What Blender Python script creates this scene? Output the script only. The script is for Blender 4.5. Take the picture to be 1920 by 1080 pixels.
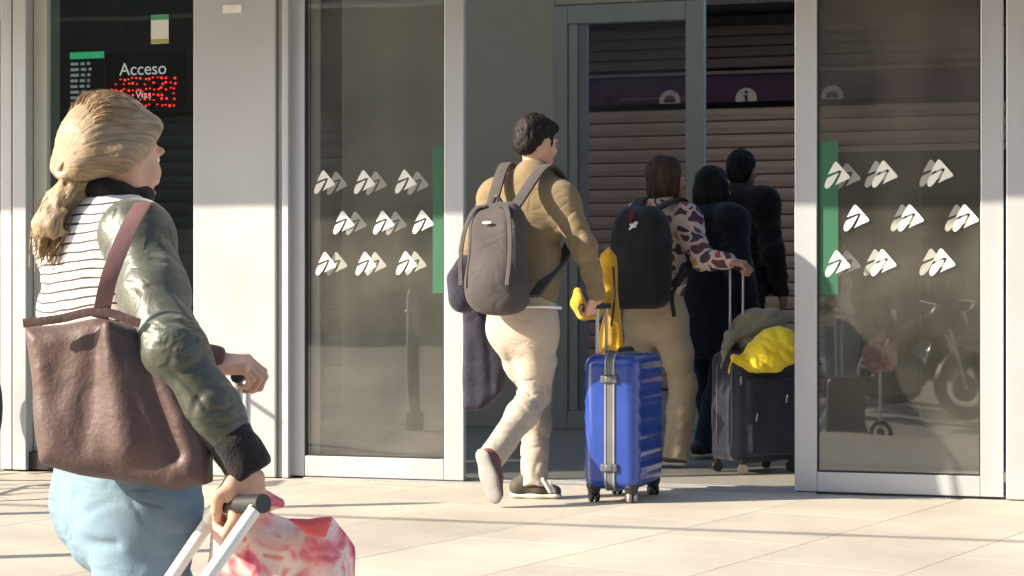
import bpy, bmesh, math, random
import numpy as np
from mathutils import Vector, Matrix
random.seed(7); np.random.seed(7)
R = math.radians
scene = bpy.context.scene
for o in list(bpy.data.objects): bpy.data.objects.remove(o)
COL = scene.collection

# ------------------------------------------------------------------ camera
FPX = 3600.0; CAMZ = 0.97
cam_d = bpy.data.cameras.new('camera'); cam = bpy.data.objects.new('camera', cam_d); COL.objects.link(cam)
cam.location = (0, 0, CAMZ); cam.rotation_euler = (R(90), 0, 0)
cam_d.sensor_width = 36; cam_d.lens = 36 * FPX / 1920; cam_d.clip_end = 500; cam_d.clip_start = 0.05
scene.camera = cam
scene.render.resolution_x = 1024; scene.render.resolution_y = 576
# ------------------------------------------------------------------ light
SUN_A = R(13.0); SUN_E = R(27.0)          # travel direction: +x turned towards +y by A; elevation E
world = bpy.data.worlds.new('World'); scene.world = world; world.use_nodes = True
wn = world.node_tree.nodes; wl = world.node_tree.links
bg = wn['Background']; sky = wn.new('ShaderNodeTexSky'); sky.sky_type = 'NISHITA'; sky.sun_disc = False
sky.sun_elevation = SUN_E
tx, ty, tz = math.cos(SUN_A) * math.cos(SUN_E), math.sin(SUN_A) * math.cos(SUN_E), -math.sin(SUN_E)
sky.sun_rotation = math.atan2(-tx, -ty)
sky.air_density = 1.0; sky.dust_density = 1.4; sky.ozone_density = 1.0
wl.new(sky.outputs[0], bg.inputs[0]); bg.inputs[1].default_value = 0.11
sun_d = bpy.data.lights.new('sun', 'SUN'); sun = bpy.data.objects.new('sun', sun_d); COL.objects.link(sun)
sun_d.energy = 4.6; sun_d.angle = R(0.55); sun_d.color = (1.0, 0.88, 0.69)
sun.rotation_euler = Vector((tx, ty, tz)).to_track_quat('-Z', 'Y').to_euler()
sun.location = (-12, -3, 10)
vs = scene.view_settings
vs.view_transform = 'Standard'; vs.look = 'None'; vs.gamma = 1; vs.use_curve_mapping = False; vs.exposure = 1.42
scene.render.engine = 'CYCLES'
scene.cycles.max_bounces = 10; scene.cycles.transparent_max_bounces = 24; scene.cycles.diffuse_bounces = 5

# ------------------------------------------------------------------ geometry of the place
TH = math.atan(0.2968); C, S_ = math.cos(TH), math.sin(TH); D0 = 9.476
def W(px, py, D):                       # a point of the photo at a chosen distance D from the camera
    return np.array(((px - 960) * D / FPX, D, CAMZ + (540 - py) * D / FPX))
def FU(u, v, z=0.0):                    # facade coordinates: u along, v into the building
    return Vector((u * C + v * S_, D0 - u * S_ + v * C, z))
def ufun(px, v=0.0):
    p = (px - 960) / FPX
    return (p * (D0 + v * C) - v * S_) / (C + p * S_)
def zfun(px, py, v=0.0):
    u = ufun(px, v); D = D0 - u * S_ + v * C
    return CAMZ + (540 - py) * D / FPX

# ------------------------------------------------------------------ object helpers
def tag(o, label=None, cat=None, group=None, kind=None):
    if label: o['label'] = label
    if cat: o['category'] = cat
    if group: o['group'] = group
    if kind: o['kind'] = kind
    return o
def empty(name, loc=(0, 0, 0), rz=0.0):
    o = bpy.data.objects.new(name, None); COL.objects.link(o)
    o.location = loc; o.rotation_euler = (0, 0, rz); o.empty_display_size = .1
    return o
def link(name, me, m=None, parent=None):
    if m is not None and len(me.materials) == 0:
        for mm in (m if isinstance(m, (list, tuple)) else [m]): me.materials.append(mm)
    o = bpy.data.objects.new(name, me); COL.objects.link(o)
    if parent is not None: o.parent = parent
    return o
def np_mesh(name, V, F, smooth=True, mi=None):
    """V (n,3); F list of (m,k) int arrays"""
    me = bpy.data.meshes.new(name)
    V = np.asarray(V, np.float32)
    me.vertices.add(len(V)); me.vertices.foreach_set('co', V.ravel())
    idx = np.concatenate([f.ravel() for f in F]).astype(np.int32)
    tot = np.concatenate([np.full(len(f), f.shape[1]) for f in F]).astype(np.int32)
    start = np.concatenate([[0], np.cumsum(tot)[:-1]]).astype(np.int32)
    me.loops.add(len(idx)); me.loops.foreach_set('vertex_index', idx)
    me.polygons.add(len(tot)); me.polygons.foreach_set('loop_start', start)
    if mi is not None: me.polygons.foreach_set('material_index', np.asarray(mi, np.int32))
    me.polygons.foreach_set('use_smooth', np.full(len(tot), smooth))
    me.update(calc_edges=True); me.validate()
    return me

class MB:
    """collects hard-edged pieces of ONE part"""
    def __init__(s): s.v = []; s.f = []; s.mi = []
    def add(s, V, F, m=0):
        b = len(s.v); s.v += [tuple(float(c) for c in p) for p in V]
        for f in F: s.f.append(tuple(i + b for i in f)); s.mi.append(m)
        return s
    def box(s, x0, x1, y0, y1, z0, z1, m=0):
        V = [(x, y, z) for z in (z0, z1) for y in (y0, y1) for x in (x0, x1)]
        return s.add(V, [(0, 2, 3, 1), (4, 5, 7, 6), (0, 1, 5, 4), (2, 6, 7, 3), (0, 4, 6, 2), (1, 3, 7, 5)], m)
    def prism(s, pts, y0, y1, m=0):     # outline in x,z ; depth along y
        n = len(pts)
        V = [(p[0], y0, p[1]) for p in pts] + [(p[0], y1, p[1]) for p in pts]
        F = [tuple(range(n)), tuple(range(2 * n - 1, n - 1, -1))]
        F += [(i, i + n, (i + 1) % n + n, (i + 1) % n) for i in range(n)]
        return s.add(V, F, m)
    def tube(s, pts, r, n=10, m=0, caps=True):
        pts = [Vector(p) for p in pts]; k = len(pts)
        rr = r if isinstance(r, (list, tuple)) else [r] * k
        V = []; ref = None
        for i, p in enumerate(pts):
            t = (pts[min(i + 1, k - 1)] - pts[max(i - 1, 0)]).normalized()
            if ref is None:
                ref = t.orthogonal().normalized()
            ref = (ref - t * ref.dot(t)).normalized(); b = t.cross(ref)
            for j in range(n):
                a = 2 * math.pi * j / n
                V.append(p + (ref * math.cos(a) + b * math.sin(a)) * rr[i])
        F = []
        for i in range(k - 1):
            for j in range(n):
                j2 = (j + 1) % n
                F.append((i * n + j, i * n + j2, (i + 1) * n + j2, (i + 1) * n + j))
        if caps: F += [tuple(range(n - 1, -1, -1)), tuple((k - 1) * n + j for j in range(n))]
        return s.add(V, F, m)
    def disc(s, c, ax, r, h, n=20, m=0):
        c = Vector(c); ax = Vector(ax).normalized()
        return s.tube([c - ax * h / 2, c + ax * h / 2], r, n, m)
    def torus(s, c, ax, R0, r, n=28, k=8, m=0):
        c = Vector(c); ax = Vector(ax).normalized(); a = ax.orthogonal().normalized(); b = ax.cross(a)
        V = []; F = []
        for i in range(n):
            t = 2 * math.pi * i / n; d = a * math.cos(t) + b * math.sin(t)
            for j in range(k):
                q = 2 * math.pi * j / k
                V.append(c + d * (R0 + r * math.cos(q)) + ax * r * math.sin(q))
        for i in range(n):
            for j in range(k):
                F.append((i * k + j, ((i + 1) % n) * k + j, ((i + 1) % n) * k + (j + 1) % k, i * k + (j + 1) % k))
        return s.add(V, F, m)
    def build(s, name, m, parent=None, bevel=0.0, smooth=False, seg=2):
        me = bpy.data.meshes.new(name); me.from_pydata(s.v, [], s.f)
        me.polygons.foreach_set('material_index', s.mi); me.update()
        if smooth:
            me.polygons.foreach_set('use_smooth', [True] * len(me.polygons))
            try: me.set_sharp_from_angle(angle=R(40))
            except Exception: pass
        bm = bmesh.new(); bm.from_mesh(me); bmesh.ops.recalc_face_normals(bm, faces=bm.faces); bm.to_mesh(me); bm.free()
        o = link(name, me, m, parent)
        if bevel:
            b = o.modifiers.new('bevel', 'BEVEL'); b.width = bevel; b.segments = seg; b.limit_method = 'ANGLE'
        return o
def crom(pts, n=8):
    P = [np.asarray(p, float) for p in pts]; P = [2 * P[0] - P[1]] + P + [2 * P[-1] - P[-2]]; out = []
    for i in range(1, len(P) - 2):
        for j in range(n):
            t = j / n; a, b, c, d = P[i - 1], P[i], P[i + 1], P[i + 2]
            out.append(.5 * ((2 * b) + (-a + c) * t + (2 * a - 5 * b + 4 * c - d) * t * t + (-a + 3 * b - 3 * c + d) * t ** 3))
    out.append(P[-2]); return out
def strap(name, pts, side, w, th, m, parent, n=8):
    """flat webbing along points; side = width direction"""
    Q = crom(pts, n); V = []; F = []; k = len(Q)
    for i, p in enumerate(Q):
        t = Q[min(i + 1, k - 1)] - Q[max(i - 1, 0)]; t = t / np.linalg.norm(t)
        sd = np.asarray(side(i / (k - 1)) if callable(side) else side, float); sd = sd - t * sd.dot(t); sd /= np.linalg.norm(sd)
        nn = np.cross(t, sd)
        for a, b in ((-1, -1), (-.6, -1.25), (.6, -1.25), (1, -1), (1, 1), (.6, 1.25), (-.6, 1.25), (-1, 1)): V.append(p + sd * a * w / 2 + nn * b * th / 2)
    for i in range(k - 1):
        for j in range(8): F.append((i * 8 + j, i * 8 + (j + 1) % 8, i * 8 + 8 + (j + 1) % 8, i * 8 + 8 + j))
    F += [tuple(range(7, -1, -1)), tuple((k - 1) * 8 + j for j in range(8))]
    mb = MB(); mb.add(V, F); return mb.build(name, m, parent, smooth=True)

# ------------------------------------------------------------------ soft shapes from distance fields
_RN = np.random.RandomState(3).rand(32, 32, 32).astype(np.float32)
def vnoise(x, y, z):
    """smooth value noise -1..1, arrays broadcast"""
    x, y, z = np.broadcast_arrays(x, y, z)
    xi = np.floor(x).astype(np.int32); yi = np.floor(y).astype(np.int32); zi = np.floor(z).astype(np.int32)
    fx = x - xi; fy = y - yi; fz = z - zi
    fx = fx * fx * (3 - 2 * fx); fy = fy * fy * (3 - 2 * fy); fz = fz * fz * (3 - 2 * fz)
    x0 = xi & 31; x1 = (xi + 1) & 31; y0 = yi & 31; y1 = (yi + 1) & 31; z0 = zi & 31; z1 = (zi + 1) & 31
    a = _RN[x0, y0, z0] * (1 - fx) + _RN[x1, y0, z0] * fx; b = _RN[x0, y1, z0] * (1 - fx) + _RN[x1, y1, z0] * fx
    c = _RN[x0, y0, z1] * (1 - fx) + _RN[x1, y0, z1] * fx; d = _RN[x0, y1, z1] * (1 - fx) + _RN[x1, y1, z1] * fx
    return ((a * (1 - fy) + b * fy) * (1 - fz) + (c * (1 - fy) + d * fy) * fz) * 2 - 1
def nrm(v): v = np.asarray(v, float); return v / np.linalg.norm(v)

class SDF:
    def __init__(s): s.ops = []; s.wr = []
    def cap(s, a, b, ra, rb=None, k=.02, flat=None, q=1.0, sub=False):
        a = np.asarray(a, float); b = np.asarray(b, float); rb = ra if rb is None else rb
        r = max(ra, rb); fl = None if flat is None else nrm(flat)
        def fn(X, Y, Z):
            px, py, pz = X - a[0], Y - a[1], Z - a[2]; ba = b - a
            if fl is not None:
                dn = px * fl[0] + py * fl[1] + pz * fl[2]
                t0 = np.clip((px * ba[0] + py * ba[1] + pz * ba[2]) / max(ba.dot(ba), 1e-9), 0, 1)
                off = dn - t0 * ba.dot(fl)
                d = np.sqrt((px - t0 * ba[0] + (q - 1) * off * fl[0]) ** 2 + (py - t0 * ba[1] + (q - 1) * off * fl[1]) ** 2 + (pz - t0 * ba[2] + (q - 1) * off * fl[2]) ** 2)
                return (d - (ra + t0 * (rb - ra))) / max(1.0, (1 + q) / 2)
            t = np.clip((px * ba[0] + py * ba[1] + pz * ba[2]) / max(ba.dot(ba), 1e-9), 0, 1)
            return np.sqrt((px - t * ba[0]) ** 2 + (py - t * ba[1]) ** 2 + (pz - t * ba[2]) ** 2) - (ra + t * (rb - ra))
        e = r / min(q, 1.0)
        s.ops.append((fn, np.minimum(a, b) - e, np.maximum(a, b) + e, k, sub)); return s
    def chain(s, pts, rs, k=.02, **kw):
        for i in range(len(pts) - 1): s.cap(pts[i], pts[i + 1], rs[i], rs[i + 1], k, **kw)
        return s
    def ell(s, c, r, M=None, k=.02, sub=False):
        c = np.asarray(c, float); r = np.asarray(r, float); M = np.eye(3) if M is None else np.asarray(M)   # rows = local axes
        def fn(X, Y, Z):
            px, py, pz = X - c[0], Y - c[1], Z - c[2]
            q = [px * M[i, 0] + py * M[i, 1] + pz * M[i, 2] for i in range(3)]
            k0 = np.sqrt(sum((q[i] / r[i]) ** 2 for i in range(3))); k1 = np.sqrt(sum((q[i] / r[i] ** 2) ** 2 for i in range(3))) + 1e-6
            return k0 * (k0 - 1) / k1
        e = np.sqrt(((M * r[:, None]) ** 2).sum(0))
        s.ops.append((fn, c - e, c + e, k, sub)); return s
    def box(s, c, h, r=.02, M=None, k=.02, sub=False, taper=None):
        c = np.asarray(c, float); h = np.asarray(h, float); M = np.eye(3) if M is None else np.asarray(M)
        def fn(X, Y, Z):
            px, py, pz = X - c[0], Y - c[1], Z - c[2]
            q = [px * M[i, 0] + py * M[i, 1] + pz * M[i, 2] for i in range(3)]
            if taper is not None:
                g = taper(q[2] / h[2]); q[0] = q[0] / g[0]; q[1] = q[1] / g[1]
            w = [np.abs(q[i]) - (h[i] - r) for i in range(3)]
            return np.sqrt(sum(np.maximum(x, 0) ** 2 for x in w)) + np.minimum(np.maximum(np.maximum(w[0], w[1]), w[2]), 0) - r
        e = np.sqrt(((np.abs(M) * h[:, None])).sum(0) ** 2) * 1.15 + .01
        s.ops.append((fn, c - e, c + e, k, sub)); return s
    def poly(s, P3, n, t, r, k=.02, sub=False):
        """extruded polygon: 3D outline points (roughly planar), normal n, half thickness t, rounding r"""
        P3 = np.asarray(P3, float); n = nrm(n); c = P3.mean(0)
        ax = nrm(np.cross((0, 0, 1), n)) if abs(n[2]) < .9 else np.array((1., 0, 0)); ay = np.cross(n, ax)
        P = np.stack([(P3 - c) @ ax, (P3 - c) @ ay], 1)
        def fn(X, Y, Z):
            px, py, pz = X - c[0], Y - c[1], Z - c[2]
            x = px * ax[0] + py * ax[1] + pz * ax[2]; y = px * ay[0] + py * ay[1] + pz * ay[2]; w = px * n[0] + py * n[1] + pz * n[2]
            d = None; sg = None
            for i in range(len(P)):
                a = P[i]; b = P[i - 1]; e0, e1 = b - a; wx = x - a[0]; wy = y - a[1]
                tt = np.clip((wx * e0 + wy * e1) / (e0 * e0 + e1 * e1), 0, 1)
                dd = (wx - e0 * tt) ** 2 + (wy - e1 * tt) ** 2
                d = dd if d is None else np.minimum(d, dd)
                c1 = y >= a[1]; c2 = y < b[1]; c3 = e0 * wy > e1 * wx
                flip = (c1 & c2 & c3) | (~c1 & ~c2 & ~c3)
                sg = np.where(flip, -1., 1.) if sg is None else np.where(flip, -sg, sg)
            d2 = sg * np.sqrt(d)
            a_ = d2 + r; b_ = np.abs(w) - t + r
            return np.sqrt(np.maximum(a_, 0) ** 2 + np.maximum(b_, 0) ** 2) + np.minimum(np.maximum(a_, b_), 0) - r
        ext = np.abs(n) * t
        s.ops.append((fn, P3.min(0) - ext - .02, P3.max(0) + ext + .02, k, sub)); return s
    def cut(s, p, n, rad, k=.004):
        """flat cut: removes what lies on the +n side of p within rad"""
        p = np.asarray(p, float); n = nrm(n)
        def fn(X, Y, Z):
            a = -((X - p[0]) * n[0] + (Y - p[1]) * n[1] + (Z - p[2]) * n[2])
            return np.maximum(a, np.sqrt((X - p[0]) ** 2 + (Y - p[1]) ** 2 + (Z - p[2]) ** 2) - rad)
        s.ops.append((fn, p - rad, p + rad, k, True)); return s
    def mesh(s, v, disp=None):
        lo = np.min([o[1] for o in s.ops if not o[4]], 0) - 3 * v - .02; hi = np.max([o[2] for o in s.ops if not o[4]], 0) + 3 * v + .02
        n = np.ceil((hi - lo) / v).astype(int) + 1
        ax = [(lo[i] + v * np.arange(n[i])).astype(np.float32) for i in range(3)]
        f = np.full(n, .25, np.float32)
        for fn, a, b, k, sub in s.ops:
            m = k + 2.5 * v + .005
            sl = [slice(max(0, int((a[i] - m - lo[i]) / v)), min(n[i], int((b[i] + m - lo[i]) / v) + 2)) for i in range(3)]
            if any(q.start >= q.stop for q in sl): continue
            X = ax[0][sl[0]][:, None, None]; Y = ax[1][sl[1]][None, :, None]; Z = ax[2][sl[2]][None, None, :]
            d = fn(X, Y, Z).astype(np.float32); g = f[sl[0], sl[1], sl[2]]
            if sub:
                d = -d; h = np.clip(.5 - .5 * (g - d) / k, 0, 1); f[sl[0], sl[1], sl[2]] = g * (1 - h) + d * h + k * h * (1 - h)
            else:
                h = np.clip(.5 + .5 * (d - g) / k, 0, 1); f[sl[0], sl[1], sl[2]] = d * (1 - h) + g * h - k * h * (1 - h)
        if disp is not None or s.wr:
            X = ax[0][:, None, None]; Y = ax[1][None, :, None]; Z = ax[2][None, None, :]
            near = np.abs(f) < .05
            I = np.nonzero(near)
            x_, y_, z_ = ax[0][I[0]], ax[1][I[1]], ax[2][I[2]]
            dv = 0.
            if disp is not None: dv = disp(x_, y_, z_)
            for a, b, amp, wl_, lo_, hi_, sd, tilt in s.wr:
                L_ = np.linalg.norm(b - a); e3 = (b - a) / L_; e1 = nrm(np.cross(e3, (.31, .52, .79))); e2 = np.cross(e3, e1)
                qx, qy, qz = x_ - a[0], y_ - a[1], z_ - a[2]; tt = qx * e3[0] + qy * e3[1] + qz * e3[2]; p1 = qx * e1[0] + qy * e1[1] + qz * e1[2]; p2 = qx * e2[0] + qy * e2[1] + qz * e2[2]
                rad = np.sqrt(p1 * p1 + p2 * p2) + 1e-5; t01 = tt / L_
                w_ = np.clip((t01 - lo_ + .15) / .15, 0, 1) * np.clip((hi_ + .15 - t01) / .15, 0, 1) * np.clip((.16 - rad) / .04, 0, 1)
                c1, c2 = p1 / rad, p2 / rad
                n1 = vnoise(tt / wl_ + tilt * c1 * .8 + sd * 3.7, c1 * .55 + sd, c2 * .55 + 5.1); n2 = vnoise(tt / wl_ * 1.5 - tilt * c2 * .9 + sd, c1 * .7 + 9.3, c2 * .7 + sd)
                dv = dv + w_ * amp * (1.1 * np.exp(-(n1 / .16) ** 2) - .35 + .4 * np.exp(-(n2 / .12) ** 2) + .5 * vnoise(tt / wl_ * .6 + sd, c1 * .7, c2 * .7 + sd))
            f[I] += np.asarray(dv, np.float32)
        f[0] = f[-1] = .2; f[:, 0] = f[:, -1] = .2; f[:, :, 0] = f[:, :, -1] = .2
        return nets(f, lo, v)
def nets(f, lo, v):
    s = f < 0
    c = np.zeros(tuple(q - 1 for q in f.shape), np.int8)
    offs = [(i, j, k) for i in (0, 1) for j in (0, 1) for k in (0, 1)]
    nx, ny, nz = c.shape
    for i, j, k in offs: c += s[i:nx + i, j:ny + j, k:nz + k]
    I = np.stack(np.nonzero((c > 0) & (c < 8)), 1)
    vals = {o: f[I[:, 0] + o[0], I[:, 1] + o[1], I[:, 2] + o[2]] for o in offs}
    acc = np.zeros((len(I), 3)); cnt = np.zeros(len(I))
    for o in offs:
        for a in range(3):
            if o[a]: continue
            o2 = list(o); o2[a] = 1; o2 = tuple(o2)
            f0, f1 = vals[o], vals[o2]; cr = (f0 < 0) != (f1 < 0)
            t = np.where(cr, f0 / np.where(cr, f0 - f1, 1), 0)
            p = np.tile(np.array(o, float), (len(I), 1)); p[:, a] = t
            acc += p * cr[:, None]; cnt += cr
    V = lo + v * (I + acc / np.maximum(cnt, 1)[:, None])
    ids = np.full(c.shape, -1, np.int32); ids[I[:, 0], I[:, 1], I[:, 2]] = np.arange(len(I))
    F = []
    for a in range(3):
        b, d = (a + 1) % 3, (a + 2) % 3
        sl0 = [slice(None)] * 3; sl1 = [slice(None)] * 3; sl0[a] = slice(0, -1); sl1[a] = slice(1, None)
        ch = s[tuple(sl0)] != s[tuple(sl1)]
        E = np.stack(np.nonzero(ch), 1)
        E = E[(E[:, b] > 0) & (E[:, d] > 0) & (E[:, b] < f.shape[b] - 1) & (E[:, d] < f.shape[d] - 1)]
        inside = s[E[:, 0], E[:, 1], E[:, 2]]
        q = []
        for db, dd in ((-1, -1), (0, -1), (0, 0), (-1, 0)):
            e = E.copy(); e[:, b] += db; e[:, d] += dd; q.append(ids[e[:, 0], e[:, 1], e[:, 2]])
        q = np.stack(q, 1); q[~inside] = q[~inside][:, ::-1]; F.append(q)
    return V, np.concatenate(F)
def patch(name, VF, px_poly, m, parent, off=.003, th=.003, facing=(0, -1, 0), org=None):
    """a sewn-on piece that follows a soft surface: faces of VF seen inside an outline, lifted and thickened"""
    V, F = VF; c = V[F].mean(1); e1 = V[F[:, 1]] - V[F[:, 0]]; e2 = V[F[:, 2]] - V[F[:, 0]]; N = np.cross(e1, e2); N /= np.linalg.norm(N, axis=1)[:, None] + 1e-9
    X = 960 + c[:, 0] * FPX / c[:, 1]; Y = 540 - (c[:, 2] - CAMZ) * FPX / c[:, 1]; ins = np.zeros(len(F), bool); n = len(px_poly)
    for i in range(n):
        (x0, y0), (x1, y1) = px_poly[i], px_poly[i - 1]
        hit = ((y0 > Y) != (y1 > Y)) & (X < (x1 - x0) * (Y - y0) / ((y1 - y0) or 1e-6) + x0); ins ^= hit
    sel = ins & (N @ np.asarray(facing, float) > .15)
    if sel.sum() < 4: return None
    Fs = F[sel]; ids = np.unique(Fs); mp = np.full(len(V), -1); mp[ids] = np.arange(len(ids)); VN = np.zeros_like(V)
    for k in range(4): np.add.at(VN, F[:, k], N)
    VN /= np.linalg.norm(VN, axis=1)[:, None] + 1e-9
    P = (V + VN * off)[ids]; pp = parent; o0 = np.zeros(3)
    while pp is not None: o0 = o0 + np.array(pp.location); pp = pp.parent
    o = link(name, np_mesh(name, P - o0, [mp[Fs]]), m, parent); sm = o.modifiers.new('solid', 'SOLIDIFY'); sm.thickness = th; sm.offset = 0
    return o
def soft(name, pieces, m, parent, org=None):
    """one mesh part from one or more (V,F) pieces given in world coordinates"""
    Vs = []; Fs = []; b = 0
    for V, F in pieces: Vs.append(V); Fs.append(F + b); b += len(V)
    V = np.concatenate(Vs); F = np.concatenate(Fs)
    if org is None and parent is not None:
        org = np.zeros(3); pp = parent
        while pp is not None: org = org + np.array(pp.location); pp = pp.parent
    if org is not None: V = V - org
    o = link(name, np_mesh(name, V, [F]), m, parent)
    return o

# ------------------------------------------------------------------ materials
MATS = {}
def mat(name, col, rough=.6, metal=0., var=.12, vscale=6., bump=.0, bscale=60., spec=.5, coat=0., rough_var=.0, stretch=None, sheen=0., crease=0., cscale=7.):
    if name in MATS: return MATS[name]
    m = bpy.data.materials.new(name); m.use_nodes = True; nt = m.node_tree; N = nt.nodes; L = nt.links
    b = N['Principled BSDF']; b.inputs['Roughness'].default_value = rough; b.inputs['Metallic'].default_value = metal
    b.inputs['Specular IOR Level'].default_value = spec; b.inputs['Coat Weight'].default_value = coat
    if sheen: b.inputs['Sheen Weight'].default_value = sheen
    tc = N.new('ShaderNodeTexCoord'); mp = N.new('ShaderNodeMapping'); L.new(tc.outputs['Object'], mp.inputs[0])
    if stretch: mp.inputs['Scale'].default_value = stretch
    nz = N.new('ShaderNodeTexNoise'); nz.inputs['Scale'].default_value = vscale; nz.inputs['Detail'].default_value = 5; L.new(mp.outputs[0], nz.inputs[0])
    hsv = N.new('ShaderNodeMix'); hsv.data_type = 'RGBA'
    c = np.array(col)
    hsv.inputs[6].default_value = (*np.clip(c * (1 - var), 0, 1), 1); hsv.inputs[7].default_value = (*np.clip(c * (1 + var), 0, 1), 1)
    rmp = N.new('ShaderNodeMapRange'); rmp.inputs[1].default_value = .3; rmp.inputs[2].default_value = .7
    L.new(nz.outputs[0], rmp.inputs[0]); L.new(rmp.outputs[0], hsv.inputs[0]); L.new(hsv.outputs[2], b.inputs['Base Color'])
    if rough_var:
        r2 = N.new('ShaderNodeMapRange'); r2.inputs[3].default_value = rough - rough_var; r2.inputs[4].default_value = rough + rough_var
        L.new(rmp.outputs[0], r2.inputs[0]); L.new(r2.outputs[0], b.inputs['Roughness'])
    if bump:
        n2 = N.new('ShaderNodeTexNoise'); n2.inputs['Scale'].default_value = bscale; n2.inputs['Detail'].default_value = 4; L.new(mp.outputs[0], n2.inputs[0])
        bp = N.new('ShaderNodeBump'); bp.inputs['Strength'].default_value = bump; bp.inputs['Distance'].default_value = .01
        L.new(n2.outputs[0], bp.inputs['Height']); L.new(bp.outputs[0], b.inputs['Normal'])
    if crease:                                   # thin creases of worn cloth
        m3 = N.new('ShaderNodeMapping'); m3.inputs['Scale'].default_value = (1, 1, 1.5); m3.inputs['Rotation'].default_value = (.35, .5, .2); L.new(tc.outputs['Object'], m3.inputs[0])
        n3 = N.new('ShaderNodeTexNoise'); n3.inputs['Scale'].default_value = cscale; n3.inputs['Detail'].default_value = 2.5; n3.inputs['Roughness'].default_value = .45; n3.inputs['Distortion'].default_value = .9; L.new(m3.outputs[0], n3.inputs[0])
        sb_ = N.new('ShaderNodeMath'); sb_.operation = 'SUBTRACT'; sb_.inputs[1].default_value = .5; L.new(n3.outputs[0], sb_.inputs[0])
        ab = N.new('ShaderNodeMath'); ab.operation = 'ABSOLUTE'; L.new(sb_.outputs[0], ab.inputs[0])
        mr3 = N.new('ShaderNodeMapRange'); mr3.interpolation_type = 'SMOOTHSTEP'; mr3.inputs[1].default_value = 0; mr3.inputs[2].default_value = .11; L.new(ab.outputs[0], mr3.inputs[0])
        b3 = N.new('ShaderNodeBump'); b3.inputs['Strength'].default_value = crease; b3.inputs['Distance'].default_value = .012; L.new(mr3.outputs[0], b3.inputs['Height'])
        if bump: L.new(bp.outputs[0], b3.inputs['Normal'])
        L.new(b3.outputs[0], b.inputs['Normal'])
    MATS[name] = m; return m
def fabric(name, col, var=.12, bump=.25, bscale=240., rough=.9, sheen=.15, vscale=9, crease=.2, cscale=6.): return mat(name, col, rough, 0, var, vscale, bump, bscale, .2, sheen=sheen, crease=crease, cscale=cscale)
def glow(name, col, st):
    m = bpy.data.materials.new(name); m.use_nodes = True; b = m.node_tree.nodes['Principled BSDF']
    b.inputs['Base Color'].default_value = (*col, 1); b.inputs['Emission Color'].default_value = (*col, 1); b.inputs['Emission Strength'].default_value = st; b.inputs['Roughness'].default_value = .4
    return m
def glassmat(name, tint, refl=1.45, dust_haze=.02, scale=1.0):
    """pane: straight transmission with a Fresnel mirror and a thin pale film, part dust, part painted haze"""
    m = bpy.data.materials.new(name); m.use_nodes = True; nt = m.node_tree; N = nt.nodes; L = nt.links
    for n in list(N):
        if n.type != 'OUTPUT_MATERIAL': N.remove(n)
    out = N['Material Output']
    tr = N.new('ShaderNodeBsdfTransparent'); tr.inputs[0].default_value = (*tint, 1)
    gl = N.new('ShaderNodeBsdfGlossy'); gl.inputs['Roughness'].default_value = .015
    tcg = N.new('ShaderNodeTexCoord'); nzg = N.new('ShaderNodeTexNoise'); nzg.inputs['Scale'].default_value = 1.3; nzg.inputs['Detail'].default_value = 1; L.new(tcg.outputs['Object'], nzg.inputs[0])
    bpg = N.new('ShaderNodeBump'); bpg.inputs['Strength'].default_value = .06; bpg.inputs['Distance'].default_value = .05; L.new(nzg.outputs[0], bpg.inputs['Height']); L.new(bpg.outputs[0], gl.inputs['Normal'])
    df = N.new('ShaderNodeBsdfDiffuse'); df.inputs[0].default_value = (.55, .52, .45, 1)
    f0 = ((refl - 1) / (refl + 1)) ** 2 * scale                        # Schlick curve, the same from both sides of the sheet
    fr = N.new('ShaderNodeLayerWeight'); fr.inputs[0].default_value = .5
    pw = N.new('ShaderNodeMath'); pw.operation = 'POWER'; pw.inputs[1].default_value = 5; L.new(fr.outputs['Facing'], pw.inputs[0])
    mu = N.new('ShaderNodeMath'); mu.operation = 'MULTIPLY_ADD'; mu.inputs[1].default_value = 1 - f0; mu.inputs[2].default_value = f0; L.new(pw.outputs[0], mu.inputs[0])
    m1 = N.new('ShaderNodeMixShader'); L.new(mu.outputs[0], m1.inputs[0]); L.new(tr.outputs[0], m1.inputs[1]); L.new(gl.outputs[0], m1.inputs[2])
    nz = N.new('ShaderNodeTexNoise'); nz.inputs['Scale'].default_value = 2.5; nz.inputs['Detail'].default_value = 7; L.new(tcg.outputs['Object'], nz.inputs[0])
    mr = N.new('ShaderNodeMapRange'); mr.inputs[1].default_value = .35; mr.inputs[2].default_value = .8; mr.inputs[3].default_value = dust_haze * .5; mr.inputs[4].default_value = dust_haze * 2.2; L.new(nz.outputs[0], mr.inputs[0])
    m2 = N.new('ShaderNodeMixShader'); L.new(mr.outputs[0], m2.inputs[0]); L.new(m1.outputs[0], m2.inputs[1]); L.new(df.outputs[0], m2.inputs[2])
    L.new(m2.outputs[0], out.inputs[0]); return m

M_ALU = mat('brushed_aluminium', (.49, .51, .54), .42, .35, .06, 3, .05, 90, rough_var=.08, stretch=(1, 1, .15))
M_ALUD = mat('weathered_aluminium', (.33, .33, .33), .5, .3, .1, 4, .05, 90)
M_CLAD = mat('metal_cladding', (.43, .445, .47), .45, .25, .05, 1.5, .03, 40, rough_var=.06)
M_INW = mat('grey_green_paint', (.68, .62, .48), .6, 0, .05, 1.2, .04, 30)
M_INF = mat('grey_green_metal', (.52, .53, .46), .5, .1, .05, 3, .04, 40)
M_GASK = mat('black_rubber', (.02, .02, .02), .7)
M_GLASS = glassmat('door_glass', (.92, .925, .91), 1.5, .042, 2.0)  # film strengthened to paint in the haze of the reflected street
M_GLASSW = glassmat('window_glass', (.62, .66, .62), 1.5, .006, .9)
M_GLASSI = glassmat('inner_glass', (.89, .89, .88), 1.5, .02, .8)
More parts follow.
